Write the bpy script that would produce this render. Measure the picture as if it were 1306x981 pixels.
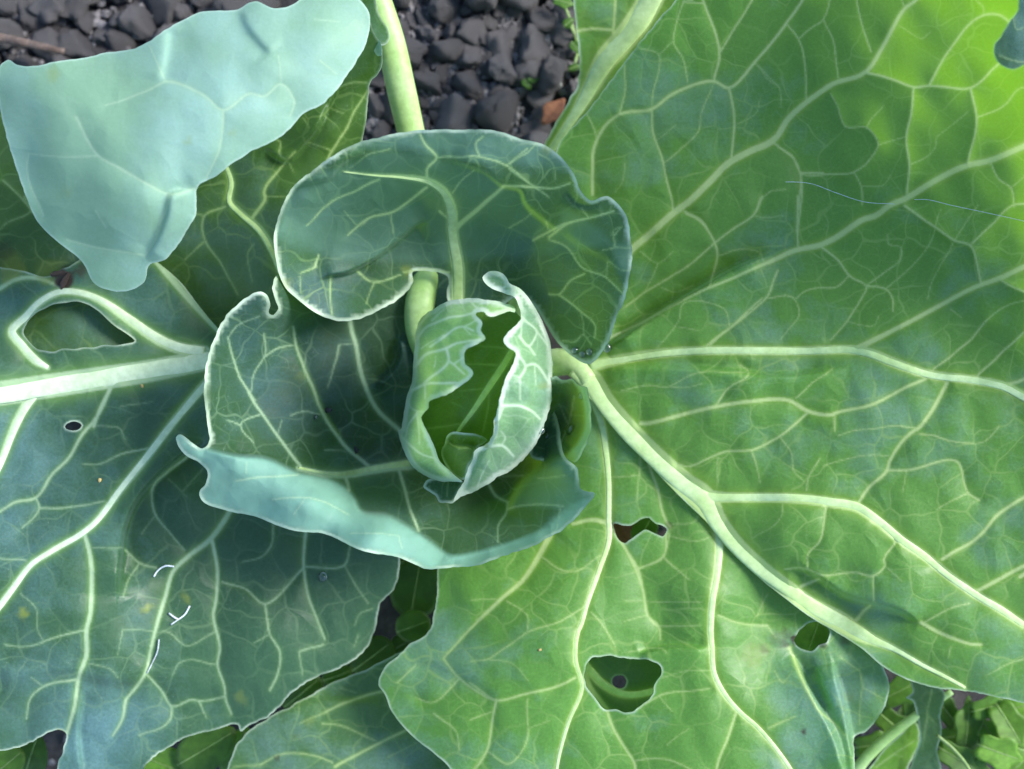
import bpy, bmesh, math, random
import numpy as np
from mathutils import Vector, Matrix, noise as mnoise
from mathutils.geometry import delaunay_2d_cdt

# ------------------------------------------------------------------ camera, light
scene = bpy.context.scene
for o in list(bpy.data.objects):
    bpy.data.objects.remove(o)
ZREF, DIST, WID = 0.12, 0.55, 0.50           # leaf plane height, camera distance above it, width seen there
ZC = ZREF + DIST
cam = bpy.data.cameras.new('camera')
camo = bpy.data.objects.new('camera', cam)
scene.collection.objects.link(camo)
camo.location = (0, 0, ZC)
cam.sensor_width = 36.0
cam.lens = 36.0 * DIST / WID
cam.clip_start, cam.clip_end = 0.01, 100.0
cam.dof.use_dof = True
cam.dof.focus_distance = ZC - 0.135
cam.dof.aperture_fstop = 4.8
scene.camera = camo

SUN_EL, SUN_AZ = 35.0, 68.0                  # azimuth measured clockwise from +Y (top of the picture)
world = bpy.data.worlds.new('World')
scene.world = world
world.use_nodes = True
wn = world.node_tree.nodes
sky = wn.new('ShaderNodeTexSky')
sky.sky_type = 'NISHITA'
sky.sun_disc = False
sky.sun_elevation = math.radians(SUN_EL)
sky.sun_rotation = math.radians(SUN_AZ)
sky.air_density, sky.dust_density, sky.ozone_density = 1.0, 0.6, 2.0
wn['Background'].inputs['Strength'].default_value = 0.15
world.node_tree.links.new(sky.outputs['Color'], wn['Background'].inputs['Color'])
sl = bpy.data.lights.new('sun', 'SUN')
sl.energy = 2.6
sl.angle = math.radians(22)
sl.color = (1.0, 0.985, 0.965)
so = bpy.data.objects.new('sun', sl)
scene.collection.objects.link(so)
az, el = math.radians(SUN_AZ), math.radians(SUN_EL)
sdir = Vector((math.sin(az) * math.cos(el), math.cos(az) * math.cos(el), math.sin(el)))
so.rotation_euler = sdir.to_track_quat('Z', 'Y').to_euler()
so.location = sdir * 3
scene.view_settings.view_transform = 'Standard'
scene.view_settings.look = 'None'
scene.view_settings.gamma = 1.0
scene.view_settings.exposure = 1.18
scene.cycles.max_bounces = 6
scene.cycles.diffuse_bounces = 3
scene.cycles.transmission_bounces = 5
scene.cycles.caustics_reflective = False
scene.cycles.caustics_refractive = False
scene.render.resolution_x, scene.render.resolution_y = 1024, 769

# ------------------------------------------------------------------ helpers
col = scene.collection
random.seed(7)
rng = np.random.default_rng(11)
K0 = WID / 1306.0

def W(px, py, zmm):
    """plan position (drawing units) at height z (mm) -> world metres"""
    z = zmm * 0.001
    k = K0 * (ZC - z) / DIST
    return ((px - 653.0) * k, (490.5 - py) * k, z)

def Wn(px, py, zmm):
    z = zmm * 0.001
    k = K0 * (ZC - z) / DIST
    return np.stack([(px - 653.0) * k, (490.5 - py) * k, z], 1)

CR = dict(a=(0, 0, 3.265), b=(300, 0, 3.265), c=(650, 0, 3.265), d=(950, 0, 3.669), e=(0, 250, 3.265),
          f=(330, 330, 4.353), g=(480, 330, 4.353), h=(480, 450, 4.353), i=(700, 250, 3.265), j=(906, 250, 3.265),
          k=(700, 500, 3.265), l=(906, 500, 3.265), m=(0, 500, 3.265), n=(0, 681, 3.265), o=(200, 500, 3.265),
          p=(280, 681, 3.265), q=(600, 681, 3.265), r=(906, 681, 3.265), x=(0, 0, 1.0))

def C(key, *nums):
    ox, oy, s = CR[key]
    return [(ox + nums[i] / s, oy + nums[i + 1] / s) for i in range(0, len(nums), 2)]

def link(name, me, mat=None, parent=None):
    o = bpy.data.objects.new(name, me)
    col.objects.link(o)
    if mat is not None and me is not None and hasattr(me, 'materials') and len(me.materials) == 0:
        me.materials.append(mat)
    if parent is not None:
        o.parent = parent
    return o

def tag(o, label=None, cat=None, group=None, kind=None):
    if label: o['label'] = label
    if cat: o['category'] = cat
    if group: o['group'] = group
    if kind: o['kind'] = kind
    return o

def mesh_from(name, verts, faces, smooth=True):
    me = bpy.data.meshes.new(name)
    me.from_pydata([tuple(v) for v in verts], [], [tuple(f) for f in faces])
    if smooth:
        me.polygons.foreach_set('use_smooth', [True] * len(me.polygons))
    me.update()
    return me

def catmull(pts, step=4.0, closed=False):
    """smooth curve through points (any dimension) resampled about every `step` units in xy"""
    P = np.array(pts, float)
    n = len(P)
    if n < 3 and not closed:
        m = max(2, int(np.linalg.norm(P[1, :2] - P[0, :2]) / step) + 1)
        t = np.linspace(0, 1, m)[:, None]
        return P[0] * (1 - t) + P[1] * t
    out = []
    rngi = range(n if closed else n - 1)
    for i in rngi:
        if closed:
            p0, p1, p2, p3 = P[(i - 1) % n], P[i], P[(i + 1) % n], P[(i + 2) % n]
        else:
            p1, p2 = P[i], P[i + 1]
            p0 = P[i - 1] if i > 0 else 2 * p1 - p2
            p3 = P[i + 2] if i + 2 < n else 2 * p2 - p1
        # centripetal-like: limit tangents
        d = np.linalg.norm(p2[:2] - p1[:2]) + 1e-6
        d0 = np.linalg.norm(p1[:2] - p0[:2]) + 1e-6
        d3 = np.linalg.norm(p3[:2] - p2[:2]) + 1e-6
        m1 = ((p1 - p0) / d0 + (p2 - p1) / d) * 0.5 * d
        m2 = ((p2 - p1) / d + (p3 - p2) / d3) * 0.5 * d
        m = max(1, int(round(d / step)))
        t = (np.arange(m) / m)[:, None]
        out.append((2*t**3 - 3*t**2 + 1) * p1 + (t**3 - 2*t**2 + t) * m1 + (-2*t**3 + 3*t**2) * p2 + (t**3 - t**2) * m2)
    if not closed:
        out.append(P[-1:])
    return np.concatenate(out)

def inside(poly, x, y):
    r = np.zeros(x.shape, bool)
    px, py = poly[:, 0], poly[:, 1]
    j = len(poly) - 1
    for i in range(len(poly)):
        c = (py[i] > y) != (py[j] > y)
        if c.any():
            xi = (px[j] - px[i]) * (y - py[i]) / (py[j] - py[i] + 1e-12) + px[i]
            r ^= c & (x < xi)
        j = i
    return r

class TPS:
    def __init__(self, pts, smooth=0.0):
        P = np.array(pts, float)
        self.c = P[:, :2] / 100.0
        n = len(P)
        A = np.zeros((n + 3, n + 3))
        A[:n, :n] = self.k(self.c, self.c) + np.eye(n) * smooth
        A[:n, n] = 1; A[:n, n + 1:] = self.c
        A[n:, :n] = A[:n, n:].T
        self.w = np.linalg.solve(A, np.concatenate([P[:, 2], np.zeros(3)]))
    @staticmethod
    def k(a, b):
        d2 = ((a[:, None, :] - b[None]) ** 2).sum(2)
        return 0.5 * d2 * np.log(d2 + 1e-9)
    def __call__(self, x, y):
        q = np.stack([x, y], 1) / 100.0
        out = np.empty(len(q))
        for s in range(0, len(q), 20000):
            b = q[s:s + 20000]
            out[s:s + 20000] = self.k(b, self.c) @ self.w[:-3] + self.w[-3] + b @ self.w[-2:]
        return out

def wob(x, y, s, seed):
    """cheap smooth noise, about -1..1"""
    r = np.random.default_rng(seed)
    v = 0
    for i in range(7):
        a = r.uniform(0, 2 * math.pi); f = s * r.uniform(0.6, 1.7); p = r.uniform(0, 6.28)
        v = v + np.sin((x * math.cos(a) + y * math.sin(a)) * f + p)
    return v / 3.2

class Raster:
    def __init__(self, x0, y0, x1, y1):
        self.x0, self.y0 = int(x0) - 4, int(y0) - 4
        self.w, self.h = int(x1) - self.x0 + 6, int(y1) - self.y0 + 6
    def new(self, v):
        return np.full((self.h, self.w), v, np.float32)
    def segs(self, pts, R):
        for i in range(len(pts) - 1):
            a, b = pts[i], pts[i + 1]
            xa = int(max(0, min(a[0], b[0]) - R - self.x0)); xb = int(min(self.w, max(a[0], b[0]) + R - self.x0 + 2))
            ya = int(max(0, min(a[1], b[1]) - R - self.y0)); yb = int(min(self.h, max(a[1], b[1]) + R - self.y0 + 2))
            if xa >= xb or ya >= yb: continue
            X = np.arange(xa, xb)[None, :] + self.x0 - a[0]
            Y = np.arange(ya, yb)[:, None] + self.y0 - a[1]
            dx, dy = b[0] - a[0], b[1] - a[1]
            t = np.clip((X * dx + Y * dy) / (dx * dx + dy * dy + 1e-9), 0, 1)
            d = np.hypot(X - t * dx, Y - t * dy)
            yield (slice(ya, yb), slice(xa, xb)), d, t, i
    def sample(self, img, x, y):
        fx = np.clip(x - self.x0, 0, self.w - 1.01); fy = np.clip(y - self.y0, 0, self.h - 1.01)
        ix, iy = fx.astype(int), fy.astype(int)
        u, v = fx - ix, fy - iy
        return (img[iy, ix] * (1-u) * (1-v) + img[iy, ix+1] * u * (1-v) + img[iy+1, ix] * (1-u) * v + img[iy+1, ix+1] * u * v)

def signed(poly, x, y):
    """distance to polyline, sign + on the left of its direction seen in the drawing (y down)"""
    best = np.full(x.shape, 1e9); sg = np.zeros(x.shape); tt = np.zeros(x.shape)
    n = len(poly) - 1
    for i in range(n):
        a, b = poly[i], poly[i + 1]
        dx, dy = b[0] - a[0], b[1] - a[1]
        X, Y = x - a[0], y - a[1]
        t = np.clip((X * dx + Y * dy) / (dx * dx + dy * dy + 1e-9), 0, 1)
        d = np.hypot(X - t * dx, Y - t * dy)
        m = d < best
        best = np.where(m, d, best)
        sg = np.where(m, np.sign(Y * dx - X * dy) * -1, sg)
        tt = np.where(m, (i + t) / n, tt)
    return best * np.where(sg == 0, 1, sg), tt

# ------------------------------------------------------------------ materials
def nt(name):
    m = bpy.data.materials.new(name)
    m.use_nodes = True
    n = m.node_tree
    for x in list(n.nodes):
        if x.type != 'OUTPUT_MATERIAL': n.nodes.remove(x)
    return m, n, n.nodes['Material Output']

def mixc(n, fac, a, b, blend='MIX'):
    x = n.nodes.new('ShaderNodeMix'); x.data_type = 'RGBA'; x.blend_type = blend
    for s, v in ((x.inputs[0], fac), (x.inputs[6], a), (x.inputs[7], b)):
        if hasattr(v, 'is_linked'): n.links.new(v, s)
        elif isinstance(v, (int, float)): s.default_value = v
        else: s.default_value = (*v, 1)
    return x.outputs[2]

def math_(n, op, a, b=None, c=None, clamp=False):
    x = n.nodes.new('ShaderNodeMath'); x.operation = op; x.use_clamp = clamp
    for i, v in enumerate((a, b, c)):
        if v is None: continue
        if hasattr(v, 'is_linked'): n.links.new(v, x.inputs[i])
        else: x.inputs[i].default_value = v
    return x.outputs[0]

def ramp(n, v, lo, hi, a=0.0, b=1.0):
    x = n.nodes.new('ShaderNodeMapRange'); x.interpolation_type = 'SMOOTHSTEP'
    n.links.new(v, x.inputs[0])
    x.inputs[1].default_value, x.inputs[2].default_value = lo, hi
    x.inputs[3].default_value, x.inputs[4].default_value = a, b
    return x.outputs[0]

def noise(n, vec, scale, detail=3, rough=0.55, dim='3D'):
    x = n.nodes.new('ShaderNodeTexNoise'); x.noise_dimensions = dim
    if vec is not None: n.links.new(vec, x.inputs['Vector'])
    x.inputs['Scale'].default_value = scale; x.inputs['Detail'].default_value = detail
    x.inputs['Roughness'].default_value = rough
    return x

VEIN = (0.50, 0.66, 0.26)
HALO = (0.17, 0.33, 0.05)

def leaf_material(name, green, bloom_shade, bl=0.6, trans=0.35, vein=VEIN, halo=HALO, fine=0.5, rough=0.47, tcol=(0.20, 0.42, 0.02), cell=2.1, sheen=0.25, under=(0.205, 0.40, 0.305), bvar=1.0, grain=1.0, spec=0.42, medge=(0.66, 0.80, 0.58)):
    m, n, out = nt(name)
    L = n.links.new
    at = n.nodes.new('ShaderNodeAttribute'); at.attribute_name = 'plan'
    f1 = n.nodes.new('ShaderNodeAttribute'); f1.attribute_name = 'fields'
    f2 = n.nodes.new('ShaderNodeAttribute'); f2.attribute_name = 'marks'
    s1 = n.nodes.new('ShaderNodeSeparateColor'); L(f1.outputs['Color'], s1.inputs[0])
    s2 = n.nodes.new('ShaderNodeSeparateColor'); L(f2.outputs['Color'], s2.inputs[0])
    vec = at.outputs['Vector']
    # warped coordinates for the fine network
    w = noise(n, vec, 2.6, 1)
    sub = n.nodes.new('ShaderNodeVectorMath'); sub.operation = 'SUBTRACT'
    L(w.outputs['Color'], sub.inputs[0]); sub.inputs[1].default_value = (0.5, 0.5, 0.5)
    sc = n.nodes.new('ShaderNodeVectorMath'); sc.operation = 'SCALE'; L(sub.outputs[0], sc.inputs[0]); sc.inputs[3].default_value = 0.30
    ad = n.nodes.new('ShaderNodeVectorMath'); ad.operation = 'ADD'; L(vec, ad.inputs[0]); L(sc.outputs[0], ad.inputs[1])
    def net(scale, width):
        v = n.nodes.new('ShaderNodeTexVoronoi'); v.voronoi_dimensions = '2D'; v.feature = 'DISTANCE_TO_EDGE'
        L(ad.outputs[0], v.inputs['Vector']); v.inputs['Scale'].default_value = scale; v.inputs['Randomness'].default_value = 0.9
        return v.outputs['Distance'], ramp(n, v.outputs['Distance'], width * 0.25, width, 1.0, 0.0)
    d1, n1 = net(cell, 0.045)
    d2, n2 = net(cell * 2.7, 0.075)
    fade = noise(n, vec, 1.1, 1)
    fd = ramp(n, fade.outputs['Fac'], 0.36, 0.66)
    # wax and painted shade spots against bare green, in broad soft patches with fine mottling
    b1 = noise(n, vec, 0.75, 2, 0.6)
    b2 = noise(n, vec, 3.5, 3, 0.65)
    bb = math_(n, 'ADD', ramp(n, b1.outputs['Fac'], 0.28, 0.72, -0.42 * bvar, 0.42 * bvar), ramp(n, b2.outputs['Fac'], 0.25, 0.75, -0.18 * bvar, 0.18 * bvar))
    bb = math_(n, 'ADD', bb, s2.outputs[0])
    bb = math_(n, 'ADD', bb, bl - 0.5, clamp=True)
    base = mixc(n, bb, green, bloom_shade)
    g = noise(n, vec, 28, 2, 0.7)
    base = mixc(n, 1.0, base, mixc(n, ramp(n, g.outputs['Fac'], 0.3, 0.7), tuple(1 - 0.13 * grain for _ in range(3)), tuple(1 + 0.12 * grain for _ in range(3))), 'MULTIPLY')
    g2 = noise(n, vec, 95, 1, 0.7)
    base = mixc(n, 1.0, base, mixc(n, ramp(n, g2.outputs['Fac'], 0.3, 0.7), tuple(1 - 0.10 * grain for _ in range(3)), tuple(1 + 0.10 * grain for _ in range(3))), 'MULTIPLY')
    dv = n.nodes.new('ShaderNodeTexVoronoi'); dv.voronoi_dimensions = '2D'; L(vec, dv.inputs['Vector']); dv.inputs['Scale'].default_value = 5.0
    base = mixc(n, math_(n, 'MULTIPLY', ramp(n, dv.outputs['Distance'], 0.02, 0.06, 0.16, 0.0), fd), base, (0.5, 0.6, 0.5))
    # worn spots where the wax is rubbed off
    sp = noise(n, vec, 6.0, 2, 0.6)
    base = mixc(n, ramp(n, sp.outputs['Fac'], 0.66, 0.74, 0.0, 0.35), base, green)
    a1 = math_(n, 'MULTIPLY', n1, ramp(n, fade.outputs['Fac'], 0.34, 0.62, 0.15 * fine, 0.62 * fine))
    a2 = math_(n, 'MULTIPLY', n2, math_(n, 'MULTIPLY', fd, 0.28 * fine))
    base = mixc(n, math_(n, 'MAXIMUM', a1, a2), base, tuple(0.55 * v + 0.45 * h for v, h in zip(vein, halo)))
    base = mixc(n, math_(n, 'MULTIPLY', s1.outputs[1], 0.85), base, halo)
    base = mixc(n, math_(n, 'MULTIPLY', s1.outputs[2], 0.9), base, medge)
    f3 = n.nodes.new('ShaderNodeAttribute'); f3.attribute_name = 'underside'
    um = math_(n, 'MULTIPLY', f3.outputs['Fac'], math_(n, 'MULTIPLY_ADD', s1.outputs[1], -0.3, 1.0))
    uc = mixc(n, ramp(n, b2.outputs['Fac'], 0.3, 0.7), tuple(v * 0.93 for v in under), tuple(v * 1.05 for v in under))
    base = mixc(n, math_(n, 'MULTIPLY', um, math_(n, 'SUBTRACT', 1.0, math_(n, 'MULTIPLY', s1.outputs[2], 0.7))), base, uc)
    base = mixc(n, math_(n, 'MULTIPLY', s1.outputs[0], math_(n, 'MULTIPLY_ADD', f3.outputs['Fac'], -0.12, 1.0)), base, vein)
    base = mixc(n, s2.outputs[2], base, (0.26, 0.32, 0.05))
    base = mixc(n, s2.outputs[1], base, (0.055, 0.03, 0.018))
    p = n.nodes.new('ShaderNodeBsdfPrincipled')
    L(base, p.inputs['Base Color'])
    L(math_(n, 'ADD', rough, ramp(n, b2.outputs['Fac'], 0.3, 0.7, -0.08, 0.08)), p.inputs['Roughness'])
    p.inputs['Specular IOR Level'].default_value = spec
    p.inputs['Sheen Weight'].default_value = sheen; p.inputs['Sheen Roughness'].default_value = 0.35; p.inputs['Sheen Tint'].default_value = (0.75, 0.95, 1.0, 1)
    t = n.nodes.new('ShaderNodeBsdfTranslucent')
    tc = mixc(n, math_(n, 'MAXIMUM', s1.outputs[0], math_(n, 'MULTIPLY', s1.outputs[1], 0.5)), tcol, (0.55, 0.72, 0.22))
    tc = mixc(n, s2.outputs[1], tc, (0.05, 0.02, 0.01))
    L(tc, t.inputs['Color'])
    bump = n.nodes.new('ShaderNodeBump')
    hgt = math_(n, 'MULTIPLY_ADD', ramp(n, d1, 0.0, 0.4), 0.8, math_(n, 'MULTIPLY', b2.outputs['Fac'], 0.6))
    L(hgt, bump.inputs['Height']); bump.inputs['Strength'].default_value = 0.6; bump.inputs['Distance'].default_value = 0.0009
    L(bump.outputs[0], p.inputs['Normal'])
    mx = n.nodes.new('ShaderNodeMixShader')
    mx.inputs[0].default_value = trans
    L(p.outputs[0], mx.inputs[1]); L(t.outputs[0], mx.inputs[2])
    L(mx.outputs[0], out.inputs['Surface'])
    return m

def rib_material(name, c1, c2):
    m, n, out = nt(name)
    tc = n.nodes.new('ShaderNodeTexCoord')
    a = noise(n, tc.outputs['Object'], 260, 4, 0.6)
    b = noise(n, tc.outputs['Object'], 40, 2)
    cc = mixc(n, ramp(n, b.outputs['Fac'], 0.3, 0.7), c1, c2)
    cc = mixc(n, 1.0, cc, mixc(n, ramp(n, a.outputs['Fac'], 0.3, 0.7), (0.88, 0.9, 0.86), (1.1, 1.08, 1.1)), 'MULTIPLY')
    p = n.nodes.new('ShaderNodeBsdfPrincipled')
    n.links.new(cc, p.inputs['Base Color'])
    p.inputs['Roughness'].default_value = 0.45
    bp = n.nodes.new('ShaderNodeBump'); bp.inputs['Strength'].default_value = 0.25; bp.inputs['Distance'].default_value = 0.0006
    n.links.new(a.outputs['Fac'], bp.inputs['Height']); n.links.new(bp.outputs[0], p.inputs['Normal'])
    n.links.new(p.outputs[0], out.inputs['Surface'])
    return m

def simple_material(name, c1, c2, scale, rough=0.8, bump=0.4, bdist=0.001, trans=0.0, tcol=(0.3, 0.5, 0.05), detail=5):
    m, n, out = nt(name)
    tc = n.nodes.new('ShaderNodeTexCoord')
    oi = n.nodes.new('ShaderNodeObjectInfo')
    ad = n.nodes.new('ShaderNodeVectorMath'); ad.operation = 'ADD'
    n.links.new(tc.outputs['Object'], ad.inputs[0]); n.links.new(oi.outputs['Location'], ad.inputs[1])
    a = noise(n, ad.outputs[0], scale, detail, 0.65)
    b = noise(n, ad.outputs[0], scale * 5, 4, 0.7)
    cc = mixc(n, ramp(n, a.outputs['Fac'], 0.32, 0.68), c1, c2)
    cc = mixc(n, 1.0, cc, mixc(n, ramp(n, b.outputs['Fac'], 0.3, 0.7), (0.75, 0.75, 0.75), (1.2, 1.2, 1.2)), 'MULTIPLY')
    r = math_(n, 'MULTIPLY_ADD', oi.outputs['Random'], 0.5, 0.75)
    cc = mixc(n, 1.0, cc, r, 'MULTIPLY')
    p = n.nodes.new('ShaderNodeBsdfPrincipled')
    n.links.new(cc, p.inputs['Base Color']); p.inputs['Roughness'].default_value = rough
    bp = n.nodes.new('ShaderNodeBump'); bp.inputs['Strength'].default_value = bump; bp.inputs['Distance'].default_value = bdist
    n.links.new(math_(n, 'ADD', a.outputs['Fac'], math_(n, 'MULTIPLY', b.outputs['Fac'], 0.5)), bp.inputs['Height'])
    n.links.new(bp.outputs[0], p.inputs['Normal'])
    if trans > 0:
        t = n.nodes.new('ShaderNodeBsdfTranslucent'); t.inputs['Color'].default_value = (*tcol, 1)
        mx = n.nodes.new('ShaderNodeMixShader'); mx.inputs[0].default_value = trans
        n.links.new(p.outputs[0], mx.inputs[1]); n.links.new(t.outputs[0], mx.inputs[2])
        n.links.new(mx.outputs[0], out.inputs['Surface'])
    else:
        n.links.new(p.outputs[0], out.inputs['Surface'])
    return m

M = {}
M['rib'] = rib_material('pale_rib', (0.42, 0.58, 0.21), (0.52, 0.67, 0.31))
M['rib_white'] = rib_material('white_rib', (0.54, 0.67, 0.40), (0.62, 0.73, 0.49))
M['rib_green'] = rib_material('green_rib', (0.34, 0.53, 0.15), (0.42, 0.60, 0.24))
M['soil'] = simple_material('soil', (0.040, 0.035, 0.034), (0.085, 0.075, 0.072), 60, 0.95, 0.8, 0.003)
M['clod'] = simple_material('clod_soil', (0.105, 0.095, 0.094), (0.24, 0.222, 0.222), 130, 0.95, 1.0, 0.003)
M['twig'] = simple_material('twig', (0.10, 0.065, 0.05), (0.19, 0.14, 0.115), 120, 0.85, 0.6, 0.001)
M['weed'] = simple_material('weed_leaf', (0.075, 0.18, 0.02), (0.14, 0.29, 0.035), 60, 0.5, 0.3, 0.0006, 0.4, (0.25, 0.5, 0.03))
M['weed_pale'] = simple_material('weed_leaf_pale', (0.13, 0.30, 0.022), (0.22, 0.42, 0.055), 60, 0.5, 0.3, 0.0006, 0.4, (0.25, 0.5, 0.05))
M['seedling'] = simple_material('seedling_leaf', (0.07, 0.17, 0.02), (0.11, 0.23, 0.03), 40, 0.45, 0.2, 0.0005, 0.45, (0.3, 0.55, 0.03))
M['pebble'] = simple_material('pebble', (0.3, 0.29, 0.28), (0.42, 0.41, 0.40), 90, 0.8, 0.3, 0.0005)
M['dead'] = simple_material('dead_leaf', (0.16, 0.06, 0.03), (0.26, 0.11, 0.05), 90, 0.8, 0.5, 0.001, 0.2, (0.4, 0.15, 0.05))
M['fibre'] = simple_material('white_fibre', (0.62, 0.68, 0.70), (0.75, 0.8, 0.82), 90, 0.5, 0.2, 0.0005)
M['yellow'] = simple_material('yellow_speck', (0.6, 0.42, 0.12), (0.75, 0.55, 0.2), 90, 0.6, 0.2, 0.0005)
M['dark'] = simple_material('dark_grit', (0.012, 0.012, 0.014), (0.03, 0.03, 0.03), 90, 0.35, 0.2, 0.0005)
def water():
    m, n, out = nt('water')
    fr = n.nodes.new('ShaderNodeFresnel'); fr.inputs['IOR'].default_value = 1.45
    tr = n.nodes.new('ShaderNodeBsdfTransparent'); tr.inputs['Color'].default_value = (0.88, 0.93, 0.9, 1)
    gl = n.nodes.new('ShaderNodeBsdfGlossy'); gl.inputs['Roughness'].default_value = 0.04
    mx = n.nodes.new('ShaderNodeMixShader')
    n.links.new(math_(n, 'MULTIPLY_ADD', fr.outputs[0], 1.2, 0.05, True), mx.inputs[0]); n.links.new(tr.outputs[0], mx.inputs[1]); n.links.new(gl.outputs[0], mx.inputs[2])
    n.links.new(mx.outputs[0], out.inputs['Surface'])
    return m
M['water'] = water()

# ------------------------------------------------------------------ leaf builder
def tube(name, pts, mat, parent, sides=10, flat=0.62, cap=True):
    """pts: rows of world x, y, z, radius"""
    P = np.array(pts, float)
    n = len(P)
    T = np.gradient(P[:, :3], axis=0)
    T /= np.linalg.norm(T, axis=1)[:, None] + 1e-12
    up = np.array([0, 0, 1.0])
    V, F = [], []
    for i in range(n):
        t = T[i]
        u = up if abs(t[2]) < 0.9 else np.array([0, 1.0, 0])
        s = np.cross(t, u); s /= np.linalg.norm(s) + 1e-12
        v = np.cross(s, t)
        fl = flat if abs(t[2]) < 0.9 else 1.0
        for k in range(sides):
            a = 2 * math.pi * k / sides
            V.append(P[i, :3] + P[i, 3] * (math.cos(a) * s + math.sin(a) * v * fl))
    for i in range(n - 1):
        for k in range(sides):
            k2 = (k + 1) % sides
            F.append((i * sides + k, i * sides + k2, (i + 1) * sides + k2, (i + 1) * sides + k))
    if cap:
        F.append(tuple(range(sides))[::-1]); F.append(tuple((n - 1) * sides + k for k in range(sides)))
    return link(name, mesh_from(name, V, F), mat, parent)

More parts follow.
